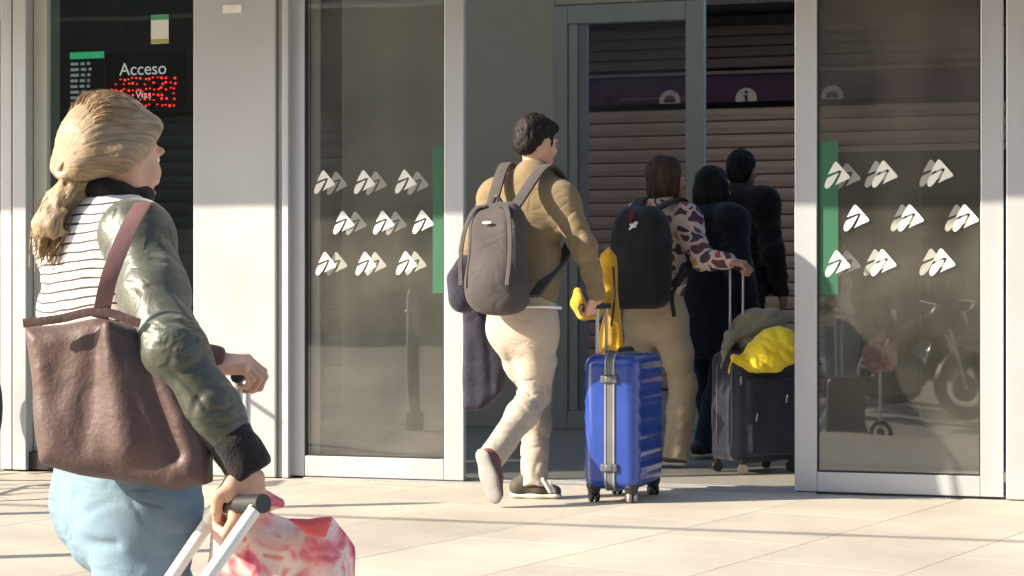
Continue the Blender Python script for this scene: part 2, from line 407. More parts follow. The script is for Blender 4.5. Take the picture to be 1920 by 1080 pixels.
M_WHITE = mat('white_vinyl', (.80, .80, .78), .55, var=.04)
M_GHOST = mat('ghost_white', (.78, .78, .75), .6, var=.06)  # pale tone for the ghost image of the emblems
M_GREEN = mat('green_vinyl', (.03, .13, .072), .5, var=.06)
M_WOODS = mat('brown_slats', (.46, .30, .21), .55, .05, .14, 5, .08, 40, stretch=(.3, 1, 4))
M_WOODD = mat('dark_slats', (.19, .115, .085), .6, .05, .12, 5, .08, 40, stretch=(.3, 1, 4))
M_GSLAT = mat('green_grey_slats', (.20, .22, .18), .5, .2, .08, 5)
M_PURP = mat('purple_signboard', (.07, .018, .045), .4, var=.05)
M_BLK = mat('black_plastic', (.018, .018, .02), .45, var=.1, bump=.05, bscale=200)
M_CONC = mat('grey_concrete', (.30, .29, .27), .85, 0, .12, 2, .2, 40)
M_FLOOR = mat('terrazzo_floor', (.30, .28, .25), .35, 0, .18, 60, .02, 100)

# paving: per-slab tone, grain, stains
def stone(name, col, obj_random=True):
    m = bpy.data.materials.new(name); m.use_nodes = True; nt = m.node_tree; N = nt.nodes; L = nt.links; b = N['Principled BSDF']
    g = N.new('ShaderNodeNewGeometry'); c = np.array(col)
    n1 = N.new('ShaderNodeTexNoise'); n1.inputs['Scale'].default_value = 1.1; n1.inputs['Detail'].default_value = 8; n1.inputs['Roughness'].default_value = .65; L.new(g.outputs['Position'], n1.inputs[0])
    n2 = N.new('ShaderNodeTexNoise'); n2.inputs['Scale'].default_value = 140; n2.inputs['Detail'].default_value = 3; L.new(g.outputs['Position'], n2.inputs[0])
    mx = N.new('ShaderNodeMix'); mx.data_type = 'RGBA'; mx.inputs[6].default_value = (*(c * .80), 1); mx.inputs[7].default_value = (*np.minimum(c * 1.12, 1), 1)
    mr = N.new('ShaderNodeMapRange'); mr.inputs[1].default_value = .3; mr.inputs[2].default_value = .65; L.new(n1.outputs[0], mr.inputs[0]); L.new(mr.outputs[0], mx.inputs[0])
    m2 = N.new('ShaderNodeMix'); m2.data_type = 'RGBA'; m2.blend_type = 'MULTIPLY'; m2.inputs[0].default_value = 1
    r2 = N.new('ShaderNodeMapRange'); r2.inputs[1].default_value = .35; r2.inputs[2].default_value = .6; r2.inputs[3].default_value = .84; r2.inputs[4].default_value = 1.04; L.new(n2.outputs[0], r2.inputs[0])
    L.new(mx.outputs[2], m2.inputs[6]); L.new(r2.outputs[0], m2.inputs[7])
    oi = N.new('ShaderNodeObjectInfo'); r3 = N.new('ShaderNodeMapRange'); r3.inputs[3].default_value = .93; r3.inputs[4].default_value = 1.06; L.new(oi.outputs['Random'], r3.inputs[0])
    m3 = N.new('ShaderNodeMix'); m3.data_type = 'RGBA'; m3.blend_type = 'MULTIPLY'; m3.inputs[0].default_value = 1; L.new(m2.outputs[2], m3.inputs[6]); L.new(r3.outputs[0], m3.inputs[7])
    # dark gum spots and scuffs
    vo = N.new('ShaderNodeTexVoronoi'); vo.inputs['Scale'].default_value = 2.6; L.new(g.outputs['Position'], vo.inputs[0])
    r4 = N.new('ShaderNodeMapRange'); r4.inputs[1].default_value = .018; r4.inputs[2].default_value = .045; r4.inputs[3].default_value = .6; r4.inputs[4].default_value = 1; L.new(vo.outputs['Distance'], r4.inputs[0])
    m4 = N.new('ShaderNodeMix'); m4.data_type = 'RGBA'; m4.blend_type = 'MULTIPLY'; m4.inputs[0].default_value = 1; L.new(m3.outputs[2], m4.inputs[6]); L.new(r4.outputs[0], m4.inputs[7])
    L.new(m4.outputs[2], b.inputs['Base Color'])
    b.inputs['Roughness'].default_value = .62
    bp = N.new('ShaderNodeBump'); bp.inputs['Strength'].default_value = .12; bp.inputs['Distance'].default_value = .004; L.new(n2.outputs[0], bp.inputs['Height']); L.new(bp.outputs[0], b.inputs['Normal'])
    return m
M_STONE = stone('pale_paving_stone', (.47, .43, .37))
M_GROUT = stone('paving_joint', (.44, .40, .345))
M_ROAD = stone('forecourt_concrete', (.40, .37, .33))

# ------------------------------------------------------------------ ground
g = MB(); ys = [(-80, -.262), (4.2, -.262), (5.5, -.006), (40, -.006)]
for i in range(3):
    (y0, z0), (y1, z1) = ys[i], ys[i + 1]
    g.add([(-80, y0, z0), (80, y0, z0), (80, y1, z1), (-80, y1, z1)], [(0, 1, 2, 3)], 0 if i < 2 else 1)
tag(g.build('ground', [M_ROAD, M_GROUT]), kind='structure')
pav = empty('pavement', (0, 7.5, 0)); tag(pav, kind='structure')
da = nrm((.53, .85, 0)); db = np.array((da[1], -da[0], 0)); SA, SB = .92, .60
slab_me = None
for i in range(-9, 10):
    for j in range(-9, 10):
        c = np.array((.32, 7.72, 0)) + da * (i * SA + (SA * .5 if j % 2 else 0)) + db * j * SB
        vv = (c[0] * S_ + (c[1] - D0) * C)
        if c[1] < 5.95 or vv > .25 or abs(c[0]) > 4.3: continue
        if slab_me is None:
            mb = MB(); mb.box(-SB / 2 + .0014, SB / 2 - .0014, -SA / 2 + .0014, SA / 2 - .0014, -.03, 0)
            o = mb.build('paving_slab', M_STONE, pav, bevel=.0012); slab_me = o.data
        else:
            o = link('paving_slab', slab_me, None, pav); b_ = o.modifiers.new('bevel', 'BEVEL'); b_.width = .0012; b_.segments = 2
        o.location = (c[0], c[1] - 7.5, random.uniform(-.0003, .0003)); o.rotation_euler = (0, 0, -math.atan2(da[0], da[1]))

# ------------------------------------------------------------------ building: facade, canopy, vestibule, hall
RZ = -TH
def fthing(name, u, v, z, label, cat, **k):
    o = empty(name, FU(u, v, z), RZ); tag(o, label, cat, **k); return o
def fbox(name, root_uvz, u0, u1, v0, v1, z0, z1, m, parent, bevel=.004):
    a, b, c = root_uvz; mb = MB(); mb.box(u0 - a, u1 - a, v0 - b, v1 - b, z0 - c, z1 - c)
    return mb.build(name, m, parent, bevel=bevel)
UR = (0, 0, 0)
fac = fthing('station_facade', 0, 0, 0, 'pale grey metal-clad station front with column and side wall around the sliding doors', 'facade')
HT = 2.64
uA, uB = ufun(370), ufun(524)
fbox('column_cladding', UR, uA, uB, -.05, .40, 0.004, HT, M_CLAD, fac, .006)
fbox('column_label', UR, ufun(426), ufun(461), -.054, -.0515, zfun(440, 27), zfun(440, 12), mat('paper_label', (.75, .74, .70), .6), fac, 0)
# jamb strips between the column and the left leaf
fbox('door_jamb', UR, uB + .004, uB + .028, -.03, .2, 0.004, HT, M_ALUD, fac, .003)
fbox('door_jamb', UR, uB + .034, uB + .068, -.045, .2, 0.004, HT, M_ALU, fac, .003)
# right wall panels
ur0 = ufun(1886)
for k in range(4):
    a = ur0 + k * .95; fbox('wall_panel', UR, a + .003, a + .947, -.045, .30, .004, HT, M_CLAD, fac, .006)
# left: mullions beside the window
for a, b, v0 in ((8, 29, -.04), (33, 58, -.05)):
    fbox('mullion', UR, ufun(a), ufun(b), v0, .16, .004, HT, M_ALU, fac, .004)
fbox('mullion', UR, ufun(59), ufun(84), .02, .16, .004, HT, M_INF, fac, .004)
fbox('mullion', UR, ufun(-330), ufun(-300), -.05, .16, .004, HT, M_ALU, fac, .004)
fbox('sill', UR, ufun(50), uA - .003, -.02, .14, .004, .10, M_BLK, fac, .004)
fbox('sill', UR, ufun(-300) + .003, ufun(8) - .003, -.02, .14, .004, .10, M_BLK, fac, .004)
fbox('lintel', UR, -5.2, 6, .0, .30, HT + .004, HT + 1.6, M_CLAD, fac, .006)
fbox('facade_wall', UR, -16, ufun(-331), -.04, .30, .004, HT + 1.6, M_CLAD, fac, .006)
fbox('facade_wall', UR, ur0 + 3.81, 12, -.04, .30, .004, HT + 1.6, M_CLAD, fac, .006)
fbox('upper_wall', UR, -32, 12, -.02, .30, HT + 1.61, 13, M_CONC, fac, .006)  # made taller and longer out of view to keep sun off the roof gaps
# canopy
can = fthing('canopy', 0, 0, 3.9, 'wide flat entrance canopy above the doors, out of frame', 'canopy')
mbc = MB(); dC = 1.45; zc = 1.33 + dC * math.tan(SUN_E) / (S_ * math.cos(SUN_A) + C * math.sin(SUN_A)) * 1.0
mbc.box(-17, 7, -dC, -.06, zc - 3.9 - .0, zc - 3.9 + .22); mbc.build('canopy_roof', M_CONC, can, bevel=.01)
sb = 8.25 * 1.0
for zz, dv in ((3.1, 4.50),):
    mb = MB(); mb.box(-17, 7, -dv - .018, -dv + .018, zz - 3.9, zz - 3.9 + .03); mb.build('shadow_beam', M_ALU, can, bevel=.01)  # unseen thin beam, added to cast a shadow band on the paving
for uu in (-16, -13, 6.5):
    mb = MB(); mb.tube([(uu, -dC + .2, zc - 3.9 + .1), (uu, -4.5, -.74)], .02); mb.build('shadow_beam_arm', M_ALU, can)  # arms for the added beam, placed so their own shadows fall out of view

# floors, walls and ceilings inside; gaps in the ceilings are added to let sky light in
VI = 3.65; VB = 8.6
def struct(name, u0, u1, v0, v1, z0, z1, m):
    o = empty(name, FU(0, 0, 0), RZ) if False else None
    mb = MB(); mb.box(u0, u1, v0, v1, z0, z1); o = mb.build(name, m); o.location = FU(0, 0, 0); o.rotation_euler = (0, 0, RZ)
    return tag(o, kind='structure')
struct('floor', -9, 8, .22, VB + .5, -.02, .006, M_FLOOR)
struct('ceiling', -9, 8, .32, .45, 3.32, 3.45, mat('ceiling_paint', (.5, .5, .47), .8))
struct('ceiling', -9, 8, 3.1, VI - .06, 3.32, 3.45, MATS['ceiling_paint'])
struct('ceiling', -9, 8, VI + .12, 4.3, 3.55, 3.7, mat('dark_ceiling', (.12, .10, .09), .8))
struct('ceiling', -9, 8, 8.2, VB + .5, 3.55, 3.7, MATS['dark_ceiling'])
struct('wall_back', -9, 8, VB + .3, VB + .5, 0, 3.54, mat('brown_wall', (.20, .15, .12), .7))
struct('wall_left', -9.2, -9.01, .32, VB + .5, 0, 3.7, M_INW)
struct('wall_right', 8.01, 8.2, .32, VB + .5, 0, 3.7, M_INW)
mb = MB(); mb.box(-1.1, 1.5, .06, .09, .0, .014); mb.box(-1.1, 1.5, .13, .16, .0, .014); mb.box(-1.1, 1.5, -.03, .21, -.01, .008)
o = mb.build('door_track', M_ALUD, bevel=.002); o.location = FU(0, 0, 0); o.rotation_euler = (0, 0, RZ); tag(o, 'metal floor track running across the open doorway', 'door track')

# ------------------------------------------------------------------ sliding doors
EMB = [[(252, 529), (270, 495), (288, 463), (297, 455), (308, 461), (342, 500), (376, 540), (379, 549), (374, 556), (334, 572), (294, 592), (313, 556), (333, 512), (320, 506), (284, 519)],
       [(249, 549), (284, 533), (316, 519), (297, 554), (281, 582), (262, 603), (250, 611), (240, 610), (233, 600), (234, 584), (240, 566)]]
def emblem(parent, cx, v, cz, w, m, name='emblem'):
    mb = MB(); k = w / 146
    for P in EMB:
        mb.prism([((x - 306) * k + cx, -(y - 532) * k + cz) for x, y in P], v - .0006, v + .0006)
    return mb.build(name, m, parent)
def sliding_leaf(name, label, px, base_py, v, rail_py, front, rear, bar, ew, rear_v=.055):
    """px = outer left, glass left, glass right, outer right"""
    us = [ufun(p, v) for p in px]; u0 = us[0]
    r = fthing(name, u0, v, .012, label, 'sliding door')
    mid = (px[1] + px[2]) / 2; zr = zfun(mid, rail_py, v) - .012
    T = .045
    def b(n, a0, a1, z0, z1, v0=-T / 2, v1=T / 2, m=M_ALU, bv=.004): mb = MB(); mb.box(a0 - u0, a1 - u0, v0, v1, z0, z1); return mb.build(n, m, r, bevel=bv)
    b('stile', us[0], us[1], 0, 2.60); b('stile', us[2], us[3], 0, 2.60)
    b('bottom_rail', us[1] + .0005, us[2] - .0005, .0, zr, -T / 2 + .001, T / 2 - .001); b('top_rail', us[1] + .0005, us[2] - .0005, 2.5, 2.60, -T / 2 + .001, T / 2 - .001)
    # gasket round the pane
    gk = MB(); e = .007
    for a0, a1, z0, z1 in ((us[1], us[1] + e, zr, 2.5), (us[2] - e, us[2], zr, 2.5), (us[1] + e, us[2] - e, zr, zr + e)): gk.box(a0 - u0, a1 - u0, -.014, .014, z0, z1)
    gk.build('gasket', M_GASK, r)
    p = b('pane', us[1] + .004, us[2] - .004, zr + .003, 2.5, -.004, .004, M_GLASS, 0)
    b('bottom_seal', us[0] + .01, us[3] - .01, -.008, -.001, -.012, .012, M_GASK, 0)
    for x, y in front: emblem(r, ufun(x, v) - u0, -.0062, zfun(x, y, v) - .012, ew, M_WHITE)
    for x, y in rear: emblem(r, ufun(x, v + rear_v) - u0, rear_v, zfun(x, y, v + rear_v) - .012, ew, M_GHOST, 'ghost_emblem')  # reflected ghost image built as a second emblem set on the rear pane
    pr = b('rear_pane', us[1] - .01, us[2] + .01, zr - .02, 2.5, rear_v + .003, rear_v + .009, M_GLASSI, 0)
    x0, x1, y0, y1 = bar
    b('push_strip', ufun(x0, v), ufun(x1, v), zfun(x0, y1, v) - .012, zfun(x0, y0, v) - .012, -.0052, -.0042, M_GREEN, 0)
    return r, u0, zr
L_front = [(609, 341), (684, 341), (761, 340), (645, 417), (720, 417), (794, 416), (612, 494), (687, 494), (763, 493)]
L_rear = [(632, 343), (706, 343), (784, 343), (668, 418), (743, 418), (632, 494), (705, 494), (780, 493)]
R_front = [(1570, 328), (1659, 326), (1763, 324), (1606, 408), (1708, 408), (1811, 408), (1571, 494), (1657, 492), (1767, 491)]
R_rear = [(1590, 330), (1645, 326), (1748, 324), (1694, 408), (1796, 408), (1590, 494), (1643, 492), (1748, 491)]
LD, lu0, lzr = sliding_leaf('sliding_door', 'left aluminium sliding door leaf with white arrow emblems and green strip at its right edge', (548, 574, 835, 872), 897, .02, 857, L_front, L_rear, (812, 832, 275, 550), .112)
RD, ru0, rzr = sliding_leaf('sliding_door', 'right aluminium sliding door leaf with white arrow emblems and green strip at its left edge', (1491, 1533, 1839, 1882), 930, .0, 888, R_front, R_rear, (1535, 1572, 265, 552), .118)
LD['group'] = RD['group'] = 'sliding door leaves'
# inner glazing upright seen behind the left leaf's glass
mb = MB(); mb.box(ufun(576) - lu0, ufun(592) - lu0, .03, .05, lzr + .01, 2.5); mb.build('glazing_upright', M_ALUD, LD, bevel=.003)

# ------------------------------------------------------------------ side window left
wn_ = fthing('side_window', ufun(86), .05, .1, 'tall dark side window left of the grey column', 'window')
u0 = ufun(86)
mb = MB(); mb.box(0, uA - u0 - .004, .0, .008, 0, 2.52); mb.build('pane', M_GLASSW, wn_)
mb = MB(); mb.box(uA - u0 - .018, uA - u0 - .0045, -.03, .05, 0, 2.52); mb.build('frame', M_ALU, wn_, bevel=.002)
nt_ = MB(); zt, zb = zfun(300, 28, .05), zfun(300, 82, .05)
n0, n1 = ufun(284, .05), ufun(317, .05)
o = MB().box(0, n1 - n0, -.002, 0, 0, zt - zb).build('notice', mat('notice_paper', (.62, .64, .60), .6, var=.03)); o.location = FU(n0, .046, zb); o.rotation_euler = (0, 0, RZ)
tag(o, 'small white notice with green header taped high on the side window', 'notice')
MB().box(.001, n1 - n0 - .001, -.0032, -.0021, (zt - zb) * .82, zt - zb - .001).build('header', mat('notice_green', (.05, .28, .16), .6, var=.03), o)
MB().box(.001, n1 - n0 - .001, -.0032, -.0021, .002, (zt - zb) * .16).build('footer', mat('notice_olive', (.30, .34, .10), .6, var=.03), o)
w2 = fthing('side_window', ufun(-298), .05, .1, 'dark side window at the left edge of the picture', 'window')
MB().box(0, ufun(7) - ufun(-298), .0, .008, 0, 2.52).build('pane', M_GLASSW, w2)

# ------------------------------------------------------------------ inner partition and inner door
uj0, uj1 = ufun(1040, VI), ufun(1322, VI)
ip = fthing('inner_partition', ufun(640, VI), VI, .006, 'plain grey-green partition wall inside the entrance behind the walking man', 'wall')
a0 = ufun(640, VI)
for k in range(2):
    s0 = a0 + (uj0 - a0) * k / 2; s1 = a0 + (uj0 - a0) * (k + 1) / 2
    MB().box(s0 - a0 + .002, s1 - a0 - .002, 0, .10, 0, 3.54).build('wall_panel', M_INW, ip, bevel=.004)
MB().box(uj0 - a0 + .001, uj1 - a0, .002, .10, zfun(1100, 10, VI) + .004, 3.54).build('over_door_panel', M_INW, ip, bevel=.004)
MB().box(uj1 - a0 + .02, 8 - a0, .02, .10, 2.95, 3.54).build('over_door_panel', M_INW, ip, bevel=.004)
MB().box(ufun(1905, VI) - a0, 8 - a0, .02, .10, 0, 2.94).build('wall_panel', M_INW, ip, bevel=.004)
sc_ = fthing('dark_backing', ufun(1545, VI), VI, .006, 'dark brown head-high screen added behind the right door glass to darken it', 'screen wall')
for k in range(4): MB().box(k * .62 + .003, k * .62 + .617, 0, .05, 0, 1.86).build('panel', mat('dark_brown_panel', (.055, .042, .034), .5, var=.15, vscale=3), sc_, bevel=.004)  # invented dark panels that darken the view through the glass
idr = fthing('inner_door', uj0, VI, .006, 'grey-green framed inner glass door behind the man and suitcase', 'door')
zt = zfun(1100, 10, VI); zg = zfun(1100, 44, VI)
def ib(n, a, b, z0, z1, v0=-.03, v1=.06, m=M_INF, bv=.004): return MB().box(ufun(a, VI) - uj0, ufun(b, VI) - uj0, v0, v1, z0 - .006, z1 - .006).build(n, m, idr, bevel=bv)
ib('stile', 1041, 1065, .006, zt); ib('stile', 1287, 1321, .006, zt); ib('header', 1065.5, 1286.5, zg, zt, -.029, .059); ib('bottom_rail', 1065.5, 1286.5, .006, .13, -.029, .059)
ib('glazing_bead', 1066, 1083, .131, zg - .001, -.005, .045, M_INF); ib('glazing_bead', 1084, 1101, .131, zg - .001, .01, .05, M_ALUD)
ib('pane', 1102, 1286.5, .131, zg - .002, .02, .028, M_GLASSI, 0)

# ------------------------------------------------------------------ hall: slatted kiosk shutters and signs
def slat_wall(name, label, u0, u1, v, z0, z1, pitch, m):
    r = fthing(name, u0, v, z0, label, 'shutter'); n = int((z1 - z0) / pitch); me = None
    for k in range(n):
        if me is None:
            o = MB().prism([(0, 0), (.0, 0)], 0, 0) if False else None
            mb = MB(); w = u1 - u0
            P = [(.0, .004), (-.012, .015), (-.018, pitch * .5), (-.012, pitch - .012), (.0, pitch - .003), (.02, pitch - .003), (.02, .004)]
            V = [(0, y, z) for y, z in P] + [(w, y, z) for y, z in P]; q = len(P)
            mb.add(V, [tuple(range(q)), tuple(range(2 * q - 1, q - 1, -1))] + [(i, i + q, (i + 1) % q + q, (i + 1) % q) for i in range(q)])
            o = mb.build('slat', m, r); me = o.data
        else: o = link('slat', me, None, r)
        o.location = (0, 0, k * pitch)
    return r
zb1 = zfun(1400, 192, VB)
slat_wall('kiosk_shutter', 'closed brown roller shutter of slats deep inside the hall', ufun(1000, VB), 8, VB, .02, zb1, .125, M_WOODS)
slat_wall('upper_louvre', 'dark brown louvre slats above the purple sign band', ufun(1000, VB), 8, VB - .02, zfun(1400, 136, VB) + .04, 3.5, .10, M_WOODD)
sg = fthing('sign_band', ufun(1000, VB), VB - .05, zb1, 'dark purple sign band with round information symbol above the brown shutter', 'sign')
zs = zfun(1400, 140, VB); a0 = ufun(1000, VB)
MB().box(0, 8 - a0, 0, .05, 0.002, zs - zb1).build('board', M_PURP, sg, bevel=.003)
MB().box(0, 8 - a0, -.02, .05, zs - zb1 + .002, zs - zb1 + .035).build('rail', mat('rail_brown', (.22, .15, .13), .5), sg, bevel=.003)
M_PALE = mat('sign_cream', (.62, .50, .40), .5, var=.04)
for px, kind in ((1401, 'i'), (1258, 'h'), (1562, 'h')):
    cx = ufun(px, VB) - a0; rr = .1
    pts = [(cx + rr * math.cos(t), max(.004, .03 + rr * math.sin(t))) for t in np.linspace(-.3, math.pi + .3, 24)]
    MB().prism(pts, -.006, -.001).build('symbol_disc', M_PALE, sg)
    if kind == 'i':
        mk = MB(); mk.box(cx - .013, cx + .013, -.0085, -.0065, .004, .062); mk.box(cx - .028, cx + .0, -.0084, -.0065, .048, .0615); mk.disc((cx, -.0075, .09), (0, 1, 0), .016, .002)
        mk.build('symbol_mark', M_PURP, sg)
    else:
        pts = [(cx + .055 * math.cos(t), max(.004, .03 + .05 * math.sin(t))) for t in np.linspace(-.3, math.pi + .3, 16)]
        MB().prism(pts, -.0085, -.0065).build('symbol_mark', M_PURP, sg)
# green-grey shutters to the left
slat_wall('side_shutter', 'green-grey roller shutter seen through the side window glass', ufun(296, 5.2), ufun(660, 5.2), 5.2, .02, zfun(340, 215, 5.2), .11, M_GSLAT)
hsx = fthing('shutter_hood', ufun(40, 5.2), 5.2, zfun(340, 215, 5.2) + .01, 'dark housing above the green-grey shutter', 'housing'); MB().box(0, ufun(660, 5.2) - ufun(40, 5.2), -.05, .25, 0, 1.3).build('housing', mat('housing_dark', (.05, .05, .05), .6), hsx, bevel=.01)

# ------------------------------------------------------------------ signs behind the side window
VS = 1.9
def text(name, s, size, m, parent, loc, ext=.001):
    cu = bpy.data.curves.new(name, 'FONT'); cu.body = s; cu.size = size; cu.extrude = ext; cu.align_x = 'LEFT'
    t = bpy.data.objects.new('tmp', cu); COL.objects.link(t); bpy.context.view_layer.update()
    me = bpy.data.meshes.new_from_object(t.evaluated_get(bpy.context.evaluated_depsgraph_get())); bpy.data.objects.remove(t)
    o = link(name, me, m, parent); o.location = loc; o.rotation_euler = (R(90), 0, 0); return o
a0 = ufun(198, VS); z0 = zfun(270, 206, VS); z1 = zfun(270, 95, VS); a1 = ufun(350, VS)
acc = fthing('access_sign', a0, VS, z0, 'dark purple hanging sign reading Acceso with red light dots', 'sign')
MB().box(0, a1 - a0, 0, .06, 0, z1 - z0).build('sign_board', mat('sign_dark', (.018, .010, .022), .4), acc, bevel=.004)
M_TXT = glow('lit_white', (.9, .9, .92), .35); M_RED = glow('red_led', (1.0, .03, .02), 1.6); M_LCD = glow('screen_pale', (.55, .62, .66), .2); M_LGRN = glow('screen_green', (.08, .75, .35), .28); M_LDK = mat('screen_dark', (.02, .025, .03), .3)
k = (D0 - a0 * S_ + VS * C) / FPX
text('sign_text', 'Acceso', 33 * k, M_TXT, acc, ((226 - 198) * k * 1.04, -.003, zfun(270, 140, VS) - z0))
text('sign_text', 'V\u00edas', 20 * k, M_TXT, acc, ((258 - 198) * k * 1.04, -.003, zfun(270, 184, VS) - z0))
dots = MB()
for j in range(6):
    for i in range(17):
        if random.random() < .15: continue
        dx, dy = 204 + i * 8.2 + random.uniform(-2, 2), 147 + j * 10.2 + random.uniform(-2, 2)
        if dx - 200 < (24 - j * 8) : continue
        x = (dx - 198) * k * 1.04; z = zfun(270, dy, VS) - z0
        rr = random.uniform(1.4, 2.7) * k
        dots.disc((x, -.006, z), (0, 1, 0), rr, .004, 8)
o = dots.build('led_dots', M_RED, acc); o['kind'] = 'stuff'
a0 = ufun(131, VS - .1); dep = fthing('departure_board', a0, VS - .1, zfun(160, 330, VS - .1), 'tall departures screen with green header left of the Acceso sign', 'screen')
zz = zfun(160, 330, VS - .1); zt = zfun(160, 97, VS - .1); ww = ufun(196, VS - .1) - a0
MB().box(0, ww, 0, .05, 0, zt - zz).build('screen', M_LDK, dep, bevel=.003)
MB().box(.002, ww - .002, -.004, -.001, zt - zz - 13 * k, zt - zz - .002).build('header', M_LGRN, dep)
rows = MB()
for j in range(20):
    z = zt - zz - (22 + j * 10.5) * k
    x = .006
    for wl_ in (random.uniform(14, 20), random.uniform(8, 14), random.uniform(5, 9)):
        rows.box(x, x + wl_ * k, -.003, -.001, z - 3 * k, z + 2.4 * k); x += (wl_ + 5) * k
rows.build('timetable_rows', M_LCD, dep)

# ------------------------------------------------------------------ across the street (mirrored in the door glass)
opp = empty('apartment_block', (-6, -20, -.262)); tag(opp, 'long dark brick block across the street, mirrored in the door glass', 'building')
M_BRK = mat('brown_brick', (.16, .11, .085), .85, 0, .2, 3, .2, 30)
MB().box(-50, 30, -8, 0, 0, 15).build('wall', M_BRK, opp)
me = None; M_WIN = mat('dark_window', (.03, .03, .035), .2)
for fl in range(4):
    for i in range(18):
        if me is None:
            o = MB().box(-.6, .6, -.02, .04, 0, 1.7).build('window', M_WIN, opp); me = o.data
        else: o = link('window', me, None, opp)
        o.location = (-45 + i * 4.0, .0, 1.6 + fl * 3.3)
def motorcycle(loc, rz, col, label):
    r = empty('parked_motorcycle', loc); tag(r, label, 'motorcycle', 'motorcycles parked across from the doors')
    q = np.array(loc); cz, sz = math.cos(rz), math.sin(rz)
    T = lambda x, y, z: np.array((q[0] + x * cz - y * sz, q[1] + x * sz + y * cz, q[2] + z))
    s = SDF(); s.chain([T(-.62, 0, .78), T(-.2, 0, .74), T(.1, 0, .70)], [.07, .12, .10], .06).cap(T(.1, 0, .72), T(.42, 0, .88), .12, .10, .06).cap(T(0, 0, .45), T(.2, 0, .42), .17, .15, .06).cap(T(.5, 0, .95), T(.62, 0, .85), .13, .12, .05).cap(T(.15, 0, .3), T(-.45, 0, .32), .07, .09, .05)
    soft('fairing', [s.mesh(.014)], col, r)
    s = SDF(); s.chain([T(-.7, 0, .86), T(-.35, 0, .84), T(-.02, 0, .80)], [.08, .12, .09], .04); soft('seat', [s.mesh(.014)], M_BLK, r)
    s = SDF(); s.box(T(-.78, 0, 1.02), (.18, .2, .15), .06); soft('top_box', [s.mesh(.014)], M_BLK, r)
    for x in (-.68, .70):
        w = MB(); w.torus(Vector(T(x, 0, .31)) - Vector(q), (-sz, cz, 0), .24, .065); w.disc(Vector(T(x, 0, .31)) - Vector(q), (-sz, cz, 0), .12, .05); w.build('wheel', M_BLK, r, smooth=True)
    f = MB()
    for y in (-.08, .08): f.tube([Vector(T(.70, y, .31)) - Vector(q), Vector(T(.50, y, .95)) - Vector(q)], .022)
    f.build('fork', M_ALU, r, smooth=True)
    h = MB(); h.tube([Vector(T(.36, -.36, 1.08)) - Vector(q), Vector(T(.46, -.12, 1.05)) - Vector(q), Vector(T(.46, .12, 1.05)) - Vector(q), Vector(T(.36, .36, 1.08)) - Vector(q)], .016)
    for y in (-.3, .3): h.tube([Vector(T(.42, y, 1.06)) - Vector(q), Vector(T(.46, y * 1.1, 1.25)) - Vector(q)], .008); h.disc(Vector(T(.46, y * 1.15, 1.28)) - Vector(q), (cz, sz, 0), .06, .02)
    h.build('handlebar', M_BLK, r, smooth=True)
    MB().disc(Vector(T(.70, 0, .90)) - Vector(q), (cz, sz, .1), .08, .05).build('headlight', mat('lamp_lens', (.7, .7, .7), .15), r, smooth=True)
    MB().tube([Vector(T(0, -.16, .28)) - Vector(q), Vector(T(-.4, -.18, .30)) - Vector(q), Vector(T(-.75, -.18, .42)) - Vector(q)], [.03, .045, .05]).build('exhaust', mat('chrome', (.6, .6, .6), .15, 1), r, smooth=True)
motorcycle((-2.9, -.9, -.26), R(-28), mat('dark_red_paint', (.10, .02, .015), .25, coat=.5), 'dark red motorcycle with top box, mirrored in the right door')
motorcycle((-1.7, .3, -.26), R(-35), mat('black_paint', (.02, .02, .022), .25, coat=.5), 'black motorcycle beside the red one, mirrored in the right door')

